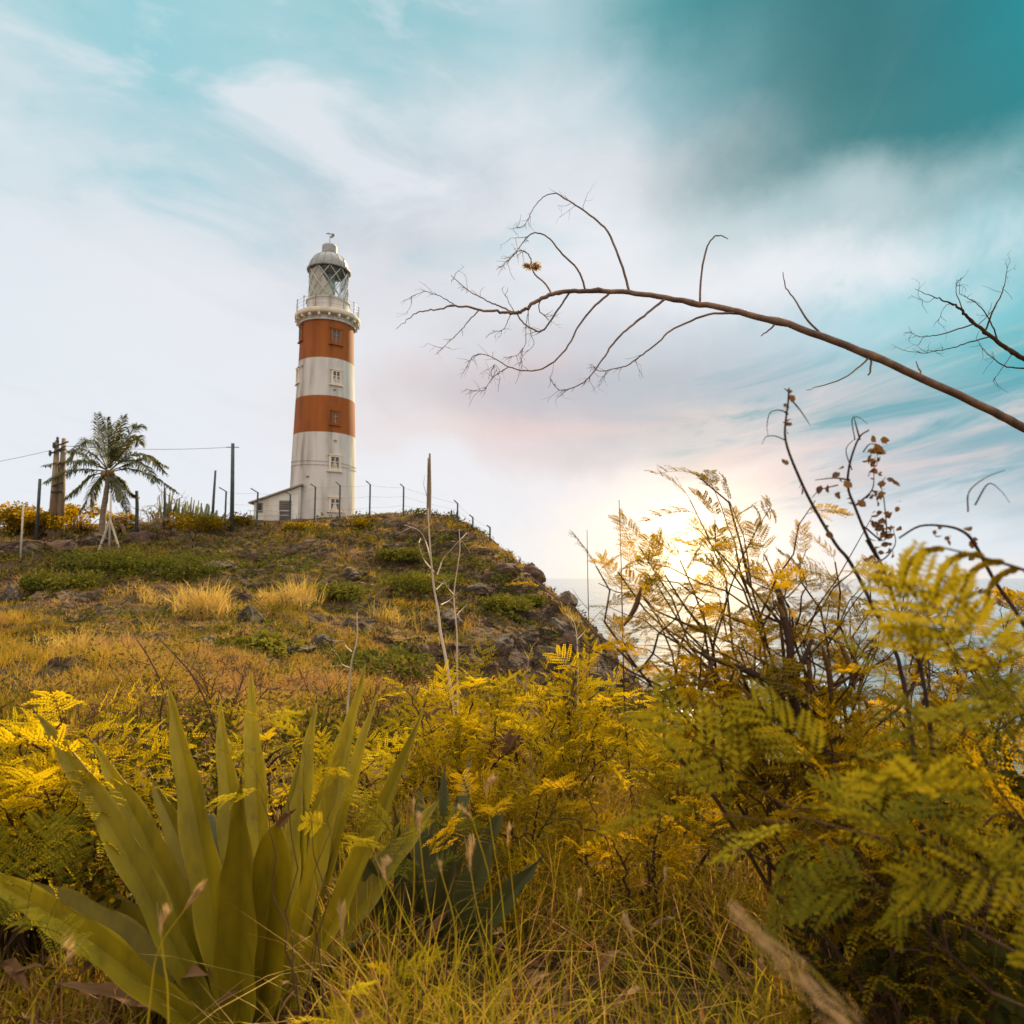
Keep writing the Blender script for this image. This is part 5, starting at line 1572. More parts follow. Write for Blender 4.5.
# ------------------------------------------------------------------ seed stalks
SEEDS = [
 (472, 818, 492, 960, 1.9, 0.060, "pale feathery seed head on a slanting stalk in the middle of the foreground"),
 (486, 795, 502, 900, 2.1, 0.055, "small pinkish seed head above its neighbours right of the second agave"),
 (384, 876, 440, 985, 1.7, 0.075, "broad pale seed head leaning left in front of the agave"),
 (413, 812, 404, 985, 1.8, 0.055, "upright pale seed head touching the long right-hand agave leaf"),
 (419, 832, 445, 985, 1.8, 0.065, "tall pinkish seed head on a stalk curving to the right"),
 (441, 872, 455, 990, 1.75, 0.05, "short seed head between the tall pinkish one and the tangle of grass"),
 (342, 932, 347, 1010, 1.6, 0.055, "small whitish seed head low at the foot of the agave"),
 (470, 868, 500, 980, 1.8, 0.07, "orange-brown seed head in the tangle right of the tall pinkish one"),
 (508, 842, 520, 960, 2.0, 0.05, "pale seed head between the agaves and the middle bush"),
 (188, 905, 150, 1000, 1.5, 0.06, "bent seed head lying over the lowest agave leaf"),
 (160, 930, 168, 1010, 1.45, 0.055, "pale seed head in front of the lowest agave leaf"),
 (66, 960, 30, 1040, 1.4, 0.06, "pale seed head in the bottom left corner"),
 (578, 900, 560, 990, 1.9, 0.05, "thin pale seed head left of the middle of the grass"),
 (665, 880, 668, 985, 2.0, 0.06, "pale seed head below the middle bush"),
 (632, 935, 640, 1010, 1.7, 0.05, "small seed head low in the middle grass"),
]
for (hx, hy, bx_, by_, Y, hl, lab) in SEEDS:
    H_ = at(hx, hy, Y); B0 = at(bx_, by_, Y * 0.98); B0 = B0 + (B0 - H_) * 0.8; B0[2] = max(0.0, min(B0[2], 0.05)) if B0[2] < 0.3 else B0[2]
    B0[2] = float(tz(B0[0], B0[1]))
    m_ = at(bx_, by_, Y)
    P = smooth_path([B0, (B0 + m_) / 2 + [0.01, 0, 0.02], m_, (m_ + H_) / 2 + [rng.normal() * 0.012, 0, 0.01], H_], 5)
    b = MB(); b.tube(P, np.linspace(0.0028, 0.0012, len(P)), 5, cap=False)
    o_ = b.build("seed_stalk", M_grass, None, origin=tuple(B0), label=lab, cat="grass stalk", group="grass stalks with seed heads")
    d_ = P[-1] - P[-3]; d_ /= np.linalg.norm(d_)
    b = MB(); k = int(rng.integers(110, 300)); s = rng.random(k); hl = hl * rng.uniform(0.65, 1.2)
    bend = np.array([rng.normal() * 0.35, 0, -0.15]) * hl
    side = rng.normal(size=(k, 3)); side -= np.outer(side @ d_, d_); side /= np.linalg.norm(side, axis=1)[:, None]
    wd_ = 0.04 + 0.10 * s
    Ps = H_ - d_ * 0.012 + np.outer(s, d_) * hl + np.outer(s ** 2, bend) + side * (wd_ * hl * rng.random(k))[:, None]
    inst(b, LF_HAIR, Ps, d_ * 1.0 + side * rng.uniform(0.1, 0.55, k)[:, None], side, rng.uniform(0.010, 0.024, k) * hl / 0.055 * (0.5 + 0.7 * s), rng.random(k))
    b.tube([H_, H_ + d_ * hl], [0.0012, 0.0005], 4)
    b.build("seed_head", M_seed, o_)
# near blurred plume at the bottom right
for (p0, p1, Y0, Y1, lab) in (((742, 918), (862, 1040), 0.85, 0.8, "big blurred feathery plume slanting at the bottom right of the middle"),):
    H_ = at(*p0, Y0); B_ = at(*p1, Y1); B0 = np.array([0.75, 0.72, 0.0])
    P = smooth_path([B0, B_ * 0.6 + B0 * 0.4, B_, H_], 6); b = MB(); b.tube(P, np.linspace(0.0014, 0.0006, len(P)), 5, cap=False)
    o_ = b.build("seed_stalk", M_grass, None, origin=tuple(B0), label=lab, cat="grass stalk", group="grass stalks with seed heads")
    d_ = H_ - B_; L_ = np.linalg.norm(d_); d_ /= L_; k = 330; s = rng.random(k)
    side = rng.normal(size=(k, 3)); side -= np.outer(side @ d_, d_); side /= np.linalg.norm(side, axis=1)[:, None]
    b = MB(); inst(b, LF_HAIR, B_ + np.outer(s, d_) * L_ + side * (0.020 * rng.random(k) * (1.1 - 0.8 * s))[:, None], d_ + side * 0.35, side, rng.uniform(0.012, 0.030, k), rng.random(k) * 0.6)
    b.build("seed_head", M_seed, o_)

# ------------------------------------------------------------------ feathery bushes
def T(*l):
    return [at(*p) for p in l]


def base_at(px, Y, dz=0.0):
    X = (px - 512) / F * Y
    return (X, Y, float(tz(X, Y)) + dz)


GB = "feathery-leaved bushes in the foreground"
bush("feathery_bush", base_at(40, 3.0), T((60, 716, 2.8), (95, 722, 2.9), (130, 745, 3.0), (20, 735, 2.8), (-20, 720, 2.9), (-60, 735, 3.0), (75, 760, 2.6), (120, 775, 2.8), (0, 770, 2.6), (45, 790, 2.5), (150, 760, 3.2), (-10, 800, 2.4), (85, 745, 3.2)),
     "bright yellow feathery bush behind the left agave leaves", group=GB, leafmat=M_yel, tmpls=FR_SOLID, fl=0.17, per=6, start=0.5, base_tint=0.68)
bush("feathery_bush", base_at(0, 3.0), T((0, 840, 2.8), (40, 815, 2.9), (80, 825, 2.9), (-40, 820, 2.8), (30, 850, 2.7), (95, 795, 3.0), (10, 795, 2.9)),
     "dull green feathery bush under the bright yellow one at the left edge", group=GB, leafmat=M_grn, tmpls=FR_FINE, fl=0.17, per=4, start=0.5, base_tint=0.35)
bush("feathery_bush", base_at(300, 3.6), T((262, 745, 3.3), (300, 735, 3.5), (330, 750, 3.4), (350, 742, 3.7), (375, 760, 3.6), (285, 790, 3.2), (320, 800, 3.3), (395, 775, 3.8), (240, 760, 3.8)),
     "yellow feathery bush growing between the leaves of the large agave", group=GB, leafmat=M_yel, tmpls=FR_SOLID, fl=0.14, per=4, start=0.6, base_tint=0.62)
bush("feathery_bush", base_at(440, 4.2), T((405, 690, 4.1), (425, 715, 4.2), (450, 700, 4.3), (472, 675, 4.3), (487, 665, 4.4), (500, 690, 4.4), (440, 750, 4.0), (415, 740, 4.0), (465, 735, 4.1), (480, 720, 4.2), (390, 765, 3.9), (520, 745, 4.2)),
     "yellow feathery bush with two raised tufts left of the middle", group=GB, leafmat=M_yel, tmpls=FR_SOLID, fl=0.16, per=7, start=0.55, base_tint=0.66, spread=0.3)
bush("feathery_bush", base_at(560, 4.4), T((520, 710, 4.3), (545, 700, 4.4), (565, 693, 4.4), (590, 700, 4.5), (610, 690, 4.5), (577, 668, 4.4), (590, 655, 4.4), (535, 740, 4.1), (560, 750, 4.0), (590, 745, 4.2), (620, 730, 4.4), (605, 760, 4.1), (640, 715, 4.7), (520, 770, 4.0)),
     "bright yellow feathery bush in the middle with one tuft against the cliff", group=GB, leafmat=M_yel, tmpls=FR_SOLID, fl=0.17, per=8, start=0.45, base_tint=0.66, spread=0.3)
bush("feathery_bush", base_at(680, 4.4), T((640, 715, 4.6), (670, 722, 4.6), (700, 718, 4.4), (720, 725, 4.3), (660, 740, 4.2), (690, 750, 4.0), (730, 740, 4.2), (750, 720, 4.4), (640, 770, 3.9), (700, 780, 3.8), (770, 745, 4.3), (800, 760, 4.2)),
     "yellow-olive feathery bush right of the middle, under the thick dark branch", group=GB, leafmat=M_yel, tmpls=FR_SOLID, fl=0.17, per=8, start=0.4, base_tint=0.52)
bush("feathery_bush", base_at(510, 3.6), T((450, 775, 3.6), (470, 800, 3.2), (510, 790, 3.3), (540, 800, 3.2), (455, 830, 3.0), (500, 835, 3.0), (560, 820, 3.3), (420, 840, 3.1)),
     "olive feathery bush right behind the seed stalks", group=GB, leafmat=M_olv, tmpls=FR_FINE, fl=0.22, per=3, start=0.4, base_tint=0.62)
bush("feathery_bush", base_at(640, 3.2), T((590, 800, 3.2), (630, 790, 3.1), (670, 800, 3.0), (700, 820, 3.2), (610, 840, 3.0), (650, 850, 2.9), (735, 810, 3.3), (575, 850, 3.1)),
     "olive feathery bush in front of the bright yellow middle one", group=GB, leafmat=M_olv, tmpls=FR_SOLID, fl=0.15, per=6, start=0.35, base_tint=0.66, spread=0.3)
bush("feathery_bush", base_at(880, 4.2), T((800, 735, 4.2), (840, 730, 4.4), (880, 722, 4.4), (920, 735, 4.2), (960, 725, 4.3), (1000, 740, 4.1), (860, 740, 4.0), (910, 750, 4.0), (980, 750, 4.0), (1040, 720, 4.2), (820, 770, 3.9), (950, 790, 3.8)),
     "yellow feathery bush far back at the right, against the water", group=GB, leafmat=M_yel, tmpls=FR_SOLID, fl=0.17, per=7, start=0.35, base_tint=0.55)
# the big right-hand bush standing against the sea and sky
RB = base_at(860, 2.5)
bush("feathery_bush", RB, T((596, 566, 2.2), (618, 572, 2.25), (640, 548, 2.3), (660, 590, 2.2), (690, 500, 2.4), (700, 478, 2.4), (715, 520, 2.4), (740, 540, 2.3), (765, 555, 2.4), (800, 558, 2.5), (835, 562, 2.5),
      (690, 640, 2.2), (650, 660, 2.2), (628, 655, 2.3), (720, 600, 2.3), (780, 600, 2.5), (830, 600, 2.6), (870, 585, 2.7), (905, 590, 2.7), (950, 600, 2.8), (755, 650, 2.3), (810, 650, 2.5), (860, 640, 2.6), (680, 560, 2.4), (740, 575, 2.5), (665, 575, 2.3), (705, 555, 2.35), (725, 620, 2.3), (770, 580, 2.45), (645, 600, 2.25), (800, 630, 2.5)),
     "large feathery bush with dark stems standing against the sea and the sunset on the right", group=GB, leafmat=M_olv, tmpls=FR_CHUNK, fl=0.11, per=8, start=0.38, r0=0.011, base_tint=0.66, arch=0.12, side_twigs=5)
bush("feathery_bush", base_at(990, 2.9), T((900, 620, 2.9), (940, 615, 2.9), (970, 640, 2.8), (1010, 615, 3.0), (1040, 600, 3.0), (1000, 660, 2.7), (930, 680, 2.8), (880, 660, 2.9), (1060, 650, 2.8), (960, 700, 2.6), (1030, 720, 2.6), (900, 720, 2.7)),
     "green-gold feathery bush at the right edge just below the horizon", group=GB, leafmat=M_olv, tmpls=FR_CHUNK, fl=0.14, per=7, start=0.4, base_tint=0.62, side_twigs=3)
bush("feathery_bush", base_at(900, 2.0), T((800, 780, 2.0), (840, 800, 1.9), (880, 770, 2.0), (930, 800, 1.9), (970, 770, 2.0), (1010, 810, 1.9), (860, 840, 1.8), (920, 860, 1.8), (990, 870, 1.8), (770, 830, 1.9), (1040, 780, 2.0), (830, 740, 2.1), (950, 740, 2.1)),
     "dark olive feathery bush filling the lower right", group=GB, leafmat=M_olv, tmpls=FR_SOLID, fl=0.15, per=6, start=0.3, base_tint=0.6)
# very near blurred sprays at the right
bush("feathery_bush", (1.55, 1.15, 0.0), T((705, 812, 1.05), (760, 790, 1.05), (830, 770, 1.05), (905, 660, 0.98), (960, 665, 0.95), (1010, 690, 0.95), (940, 850, 0.92), (1010, 820, 0.9), (920, 720, 1.0)),
     "blurred green-gold feathery bush closest to the camera at the right", group=GB, leafmat=M_grn, tmpls=FR_CHUNK, fl=0.15, per=2, start=0.78, r0=0.0045, base_tint=0.55, side_twigs=0, up_bias=0.1)
# single leafy sprigs in front of the agaves
bush("leafy_sprig", at(300, 1000, 2.2) * np.array([1, 1, 0]), T((268, 722, 2.35), (300, 742, 2.3), (335, 768, 2.35), (255, 772, 2.25), (322, 800, 2.2)), "bright sprigs of feathery leaves hanging before the middle of the large agave",
     cat="sprig", group="feathery sprigs in front of the agaves", leafmat=M_yel, tmpls=FR_FINE, fl=0.13, per=1, start=0.85, r0=0.003, base_tint=0.7, side_twigs=0, up_bias=0)
bush("leafy_sprig", at(420, 1010, 2.2) * np.array([1, 1, 0]), T((395, 838, 2.2), (430, 855, 2.25), (372, 852, 2.15), (455, 832, 2.3)), "grey-green sprigs of feathery leaves right of the long agave leaf",
     cat="sprig", group="feathery sprigs in front of the agaves", leafmat=M_grn, tmpls=FR_FINE, fl=0.14, per=1, start=0.85, r0=0.003, base_tint=0.7, side_twigs=0, up_bias=0)
bush("leafy_sprig", at(400, 1060, 1.6) * np.array([1, 1, 0]), T((345, 985, 1.6), (390, 978, 1.6), (430, 990, 1.6), (365, 1005, 1.5), (410, 1010, 1.5)), "bright yellow-green sprig at the bottom edge right of the agave foot",
     cat="sprig", group="feathery sprigs in front of the agaves", leafmat=M_yel, tmpls=FR_FINE, fl=0.085, per=2, start=0.7, r0=0.003, base_tint=0.6, side_twigs=0, up_bias=0.1)
bush("leafy_sprig", at(10, 1050, 1.7) * np.array([1, 1, 0]), T((30, 895, 1.8), (-10, 900, 1.8), (60, 880, 1.9)), "dull green sprig lying over the lowest left agave leaf",
     cat="sprig", group="feathery sprigs in front of the agaves", leafmat=M_grn, tmpls=FR_FINE, fl=0.16, per=2, start=0.8, r0=0.003, base_tint=0.6, side_twigs=0, up_bias=0)
# curved drooping leaf near the horizon at the right edge
cur = empty("drooping_spray", at(1060, 640, 1.1), "blurred spray with curved drooping leaflets at the right edge on the horizon", "spray")
b = MB(); P = smooth_path([(1.2, 1.2, 0.0), at(1130, 720, 1.12), at(1060, 585, 1.1), at(1024, 570, 1.1), at(985, 558, 1.1), at(945, 548, 1.1)], 6); b.tube(P, np.linspace(0.005, 0.0015, len(P)), 5)
b.build("stem", M_twig, cur)
b = MB()
for cc in (((945, 548), (925, 552), (908, 566), (900, 588)), ((985, 556), (962, 555), (943, 570), (935, 600)), ((1005, 562), (985, 564), (968, 578), (962, 600)), ((1020, 568), (1004, 574), (990, 588), (985, 612)), ((1024, 570), (1034, 580), (1038, 598), (1035, 620)), ((1045, 578), (1053, 590), (1055, 610), (1050, 640))):
    Pp = smooth_path([at(*c0, 1.1 - 0.006 * i) for i, c0 in enumerate(cc)], 12); TT = np.gradient(Pp, axis=0)
    k = np.repeat(np.arange(len(Pp)), 2); sd = np.tile([1, -1], len(Pp))[:, None]
    TT = TT / np.linalg.norm(TT, axis=1)[:, None]
    S = np.cross(TT, [0, 1, 0]); S /= np.linalg.norm(S, axis=1)[:, None]
    inst(b, LF_STRAP, Pp[k], S[k] * sd * 0.45 + TT[k] * 0.9, np.tile([0.1, -1, 0.2], (len(k), 1)), 0.0115 * rng.uniform(0.6, 1.2, len(k)), np.full(len(k), 0.55) + rng.normal(0, 0.1, len(k)))
b.build("foliage", M_olv, cur)

# thick dark crooked stem inside the right bush, with hanging pods
b = MB()
b.tube(smooth_path([base_at(885, 2.4), at(870, 830, 2.35), at(838, 770, 2.3), at(800, 720, 2.3), at(790, 690, 2.25), at(770, 690, 2.2), at(790, 660, 2.2), at(785, 620, 2.2), at(778, 590, 2.25)], 6), np.linspace(0.022, 0.010, 49), 8, cap=False)
b.tube(smooth_path([at(788, 690, 2.25), at(740, 668, 2.2), at(715, 660, 2.15), at(690, 648, 2.2)], 5), np.linspace(0.013, 0.004, 16), 7, cap=False)
b.tube(smooth_path([at(770, 690, 2.2), at(800, 665, 2.2), at(812, 640, 2.25)], 5), np.linspace(0.013, 0.006, 11), 7, cap=False)
b.tube(smooth_path([at(838, 770, 2.3), at(870, 730, 2.4), at(905, 700, 2.5), at(930, 640, 2.6)], 5), np.linspace(0.010, 0.004, 16), 6, cap=False)
cs = b.build("crooked_stem", M_blk, None, origin=base_at(885, 2.4), smooth=True, label="thick dark crooked stem inside the right bush with brown pods hanging from it", cat="dead stem")
PODS = [((641, 588), (624, 626), 2.2), ((822, 645), (830, 700), 2.25), ((838, 640), (855, 690), 2.2), ((700, 690), (712, 660), 2.2), ((745, 690), (752, 716), 2.2), ((808, 660), (806, 700), 2.25), ((775, 600), (790, 640), 2.2), ((865, 700), (872, 735), 2.3)]
for (p0, p1, Y) in PODS:
    P = smooth_path([at(*p0, Y), at((p0[0] + p1[0]) / 2 + 3, (p0[1] + p1[1]) / 2, Y), at(*p1, Y)], 5)
    b = MB(); r_ = 0.0075 * np.sin(PI * np.linspace(0.08, 0.95, len(P))) + 0.0015
    b.tube(P, r_, 6); b.build("seed_pod", M_dead, cs, smooth=True)

# dark dry vines with curls against the sky on the right
def vine(label, stems, leaves, Y, curls=(), r0=0.006):
    base = stems[0][0]
    p0 = at(*base, Y); b = MB()
    gb = np.array([p0[0] + 0.12, Y + 0.25, float(tz(p0[0] + 0.12, Y + 0.25))])
    main = smooth_path([gb, gb * 0.5 + p0 * 0.5 + [0.04, 0, 0], p0] + [at(*q, Y) for q in stems[0][1:]], 5)
    b.tube(main, np.linspace(r0, r0 * 0.35, len(main)), 5, cap=False)
    for st in stems[1:]:
        P = smooth_path([at(*q, Y) for q in st], 5); b.tube(P, np.linspace(r0 * 0.5, r0 * 0.15, len(P)), 4, cap=False)
    for cu_ in curls:
        P = smooth_path([at(q[0], q[1], Y + 0.03) for q in cu_], 6); b.tube(P, np.linspace(r0 * 0.32, r0 * 0.12, len(P)), 4, cap=False)
    root = b.build("dry_vine", M_blk, None, origin=tuple(gb), smooth=True, label=label, cat="vine", group="dark dry vines against the sky")
    f = MB(); L_ = np.array([at(q[0] + rng.normal() * 2, q[1] + rng.normal() * 2, Y + rng.normal() * 0.03) for q in leaves for _ in range(2)]); k = len(L_)
    d = rng.normal(size=(k, 3)); d[:, 2] -= 0.7
    inst(f, LF_ROUND, L_, d, rng.normal(size=(k, 3)), rng.uniform(0.010, 0.026, k) * Y / 1.6, rng.random(k) * 0.5)
    f.build("foliage", M_dead, root)


vine("dark dry vine with a curled top, left one of the sky vines", [[(905, 690), (872, 605), (850, 562), (835, 543), (811, 502), (796, 470), (787, 446), (785, 429), (788, 404), (789, 388)], [(789, 392), (784, 388)], [(788, 396), (800, 410), (810, 425)]],
     [(787, 410), (785, 428), (785, 424), (788, 398), (790, 392), (787, 462), (801, 484), (787, 404), (825, 528)], 1.7, [[(786, 412), (778, 410), (770, 413), (767, 425), (768, 436)], [(785, 440), (775, 436), (766, 437), (762, 444)]])
V2 = [(886 + rng.normal() * 7 - (600 - y) * 0.08, y + rng.normal() * 5) for y in np.linspace(440, 590, 60)]
V2 = [(x + (14 if 500 < y < 560 else 0) * rng.random(), y) for x, y in V2]
vine("leafier dark vine with small dead leaves, right of the curled one", [[(925, 690), (900, 620), (886, 575), (867, 536), (855, 507), (848, 487), (850, 463), (859, 438), (869, 430)], [(856, 505), (872, 490), (874, 470)], [(862, 525), (885, 540), (884, 500), (880, 485)],
      [(850, 480), (835, 478), (815, 480)], [(866, 540), (880, 560), (895, 545), (893, 528)], [(860, 440), (856, 425), (854, 417)]], V2 + [(839, 470), (845, 478), (825, 486), (842, 492), (849, 500)], 1.75,
     [[(852, 470), (846, 450), (855, 438)], [(855, 440), (852, 420), (858, 417), (868, 424)], [(863, 452), (870, 444), (877, 448), (877, 466)], [(838, 485), (820, 490), (812, 498)]])
vine("arching dark vine with a few dangling dead leaves near the right edge", [[(1060, 700), (1036, 648), (1016, 612), (994, 580), (974, 543), (962, 531), (945, 526), (920, 526), (899, 538)], [(980, 556), (990, 570), (1000, 590)]],
     [(936, 529), (950, 534), (946, 538), (970, 554), (984, 590), (995, 600), (1000, 598), (968, 532), (977, 540), (992, 603)], 1.5, [[(968, 512), (969, 492), (985, 478), (1005, 470)], [(975, 505), (988, 484), (1000, 490), (1010, 503)]])

# ------------------------------------------------------------------ the long bare branch and its tree
def branch_thing(name, root_pt, paths, Y, label, r_main, cat, mt, fine=(), depthv=0.15):
    """paths[0]: the main limb (px, py) list from thick to thin; the others are (list, radius)"""
    b = MB()
    yv = lambda px: Y + depthv * math.sin(px * 0.013)
    main = smooth_path([np.array(q, float) for q in root_pt] + [at(px, py, yv(px)) for px, py in paths[0]], 6)
    n = len(main); tt = np.linspace(0, 1, n)
    rr = r_main[0] + (r_main[1] - r_main[0]) * tt ** 0.85
    main[8:-3] += rng.normal(0, 0.0022 * Y / 3, main[8:-3].shape)
    for q in rng.integers(10, n - 12, 11): rr[q] *= rng.uniform(1.10, 1.30)
    b.tube(main, rr, 10, cap=False)
    o = b.build(name, mt, None, origin=tuple(root_pt[0]), smooth=True, label=label, cat=cat)
    for i, (pl, r0, r1, dy) in enumerate(paths[1:]):
        k = len(pl)
        P = smooth_path([at(px, py, yv(pl[0][0]) + dy * (j / max(1, k - 1))) for j, (px, py) in enumerate(pl)], 5)
        P[1:-1] += rng.normal(0, 0.0012 * Y / 3, P[1:-1].shape)
        dq = np.linalg.norm(main - P[0], axis=1); q = int(np.argmin(dq))     # root each twig in the limb
        if dq[q] < 0.07 * Y and i not in (1, 3) or len(paths) < 15 and dq[q] < 0.05:
            P = P + (main[q] - P[0]) * np.clip(1 - np.linspace(0, 1, len(P)) * 2.5, 0, 1)[:, None]
        t = MB(); t.tube(P, np.linspace(r0, r1, len(P)), 6, cap=False)
        # small side shoots on the thin outer half
        for s in range(int(len(P) * 0.35) if pl[-1][0] < 600 or (Y > 3.3) else 0):
            q = rng.integers(len(P) // 2, len(P)); ta = P[min(q + 1, len(P) - 1)] - P[q - 1]; ta /= np.linalg.norm(ta) + 1e-9
            d = rng.normal(size=3); d[1] *= 0.5; d = ta * 0.8 + d * 0.7; d /= np.linalg.norm(d)
            grow(t, P[q], d, rng.uniform(0.02, 0.10) * Y / 3, 0.0013 * Y / 3, 1 if rng.random() < 0.4 else 0, 0.5, 0.2, 2, 0.8)
        t.build("twig", mt, o, smooth=True)
    return o


TW = [([(632, 292), (622, 262), (608, 232), (590, 215), (572, 203), (556, 193)], .0062, .003, .08),
 ([(556, 193), (545, 196), (535, 206), (530, 215), (524, 226), (516, 228)], .0026, .0009, .06),
 ([(587, 289), (578, 268), (560, 250), (548, 237), (535, 233), (526, 238), (519, 248), (508, 260), (496, 270)], .0052, .0009, -.10),
 ([(526, 237), (518, 238), (511, 238)], .0016, .0007, .05),
 ([(551, 291), (544, 281), (533, 271), (531, 259), (526, 252), (519, 251), (512, 257), (505, 264)], .0045, .0012, .08),
 ([(701, 303), (702, 275), (706, 250), (714, 237), (722, 236), (728, 239)], .0058, .0018, -.05),
 ([(825, 336), (806, 317), (795, 300), (785, 285), (783, 272)], .0052, .0016, .10),
 ([(871, 364), (852, 374), (828, 384), (806, 390)], .0050, .0014, -.10),
 ([(871, 365), (870, 372), (868, 375)], .0045, .0028, .0),
 ([(776, 326), (769, 330), (761, 336)], .0045, .0022, .0),
 ([(926, 376), (919, 370), (916, 361)], .0048, .0018, .0),
 ([(742, 315), (710, 317), (690, 323), (671, 331), (655, 345), (640, 356), (628, 365), (615, 368.5), (600, 371), (590, 364)], .0055, .0014, .12),
 ([(663, 302), (645, 316), (628, 329), (615, 342), (606, 354), (598, 366), (590, 376), (578, 385.6), (560, 390), (550, 379)], .0060, .0016, -.12),
 ([(608, 296), (590, 312), (577, 329), (565, 351), (546, 367), (528, 371), (509, 367), (493, 357.5), (478, 354), (470, 360), (467, 368)], .0055, .0010, .10),
 ([(509, 367), (500, 372), (493, 377), (488, 385), (484, 390), (474, 391), (467, 389)], .0022, .0008, .03),
 ([(493, 377), (500, 372), (494, 364), (500, 380), (486, 372)], .0014, .0007, .03),
 ([(569, 292), (559, 307), (549, 323), (543, 330), (537, 331), (524, 323), (516.5, 313)], .0050, .0036, .04),
 ([(538, 300), (539, 311), (544, 315), (548, 320)], .0028, .0020, .02),
 ([(540, 331), (532, 338), (526, 343), (521, 352), (512, 357), (503, 357)], .0020, .0008, .04),
 ([(545, 327), (536, 336), (533, 346), (523, 356), (519, 366)], .0016, .0007, -.04),
 ([(514, 312), (500, 306), (492, 303), (480, 297), (468, 290), (458, 282), (451, 275)], .0042, .0012, .10),
 ([(481, 311), (470, 320), (462, 329), (452, 339), (443, 348)], .0030, .0010, -.08),
 ([(457, 306), (447, 300), (437, 295), (425, 292), (412, 296)], .0026, .0009, .08),
 ([(514, 313), (508, 300), (502, 290)], .0022, .0009, -.04),
 ([(512, 316), (507, 325), (500, 331), (492, 330)], .0020, .0008, .06)]
MAINB = [(1160, 508), (1090, 462), (1024, 428), (980, 406), (935, 384), (870, 355), (800, 328), (740, 312), (700, 304), (650, 295), (610, 291), (575, 291), (552, 294), (537, 301), (526, 309), (515, 313), (500, 312), (480, 310), (459, 306), (437, 309), (420, 312), (408, 319), (396, 329)]
bb = branch_thing("bare_tree", [(3.9, 3.1, 0.0), (3.75, 3.05, 0.9)], [MAINB] + TW, 3.0, "long bare branch arching in from the right with curved leafless twigs", (0.025, 0.0009), "bare tree", M_branch)
# the tuft of dry fibres caught on a twig
nest = at(532, 266, 3.0 + 0.15 * math.sin(551 * .013) + 0.03)
b = MB(); k = 130; d = rng.normal(size=(k, 3)) * np.array([1.0, 0.6, 0.25]); d /= np.linalg.norm(d, axis=1)[:, None]
inst(b, LF_NARROW, np.tile(nest, (k, 1)) + d * 0.008, d, rng.normal(size=(k, 3)), np.array([0.042]) * rng.uniform(0.5, 1.0, k) * (0.5 + 0.6 * abs(d[:, 0])), rng.random(k))
b.build("dry_tuft", M_seed, None, origin=tuple(nest), label="small dry brown tuft of fibres caught on a twig of the long branch", cat="dry tuft")

TW2 = [([(985, 331), (994, 308.6), (1001, 295), (1005, 283), (1007, 267)], .005, .0012, .1), ([(999, 340), (991, 321), (978.5, 305), (969, 299), (959.5, 294)], .0045, .0012, -.1),
 ([(972, 327), (947, 334), (930, 336), (921, 337), (912, 333)], .0038, .001, .08), ([(988, 340), (965, 345), (953, 348), (935, 351), (921, 353), (900, 349)], .004, .001, -.1),
 ([(1040, 375), (1024, 372), (1004, 366), (994, 359), (984, 350), (976, 338)], .0055, .001, .1), ([(962, 311), (957, 296), (956, 287), (957, 280)], .003, .001, .05), ([(950, 302), (944, 308), (938, 322)], .002, .0008, .05),
 ([(978, 326), (987, 316), (992, 303)], .0025, .001, .05), ([(1004, 366), (998, 374), (993, 380)], .0022, .0008, .02), ([(935, 298), (928, 302), (920, 300)], .0016, .0007, .02)]
branch_thing("bare_tree", [(5.3, 4.6, 0.0), (5.1, 4.5, 1.6), (4.7, 4.2, 2.5)], [[(1110, 392), (1060, 376), (1024, 359), (1004, 346.6), (985, 332), (969, 319), (959, 308), (947, 302), (934, 297), (915, 289)]] + TW2, 3.6,
             "small bare twiggy branch reaching in at the right edge above the long branch", (0.024, 0.0010), "bare tree", M_twig)

# ------------------------------------------------------------------ dead saplings between the bushes and the hill
def sapling(Y, main, subs, r0, label, mt=M_pale, name="dead_sapling"):
    B = at(*main[0], Y); g0 = np.array([B[0] + 0.05, Y, float(tz(B[0] + 0.05, Y)) - 0.02])
    P = smooth_path([g0, (g0 + B) / 2] + [at(*q, Y) for q in main], 5); b = MB(); b.tube(P, np.linspace(r0, r0 * 0.3, len(P)), 7, cap=False)
    o = b.build(name, mt, None, origin=tuple(g0), smooth=True, label=label, cat="dead sapling", group="dead saplings in front of the hill")
    for s in subs:
        Q = smooth_path([at(q[0], q[1], Y + 0.12 * math.sin(i * 1.7)) for i, q in enumerate(s)], 4); b = MB(); b.tube(Q, np.linspace(r0 * 0.42, r0 * 0.12, len(Q)), 5, cap=False)
        for k in range(2):
            i = rng.integers(1, len(Q)); d = Q[i] - Q[i - 1]; d = d / np.linalg.norm(d) + rng.normal(0, 0.5, 3); grow(b, Q[i], d, 0.15, r0 * 0.1, 0, 0.4)
        b.build("twig", mt, o, smooth=True)


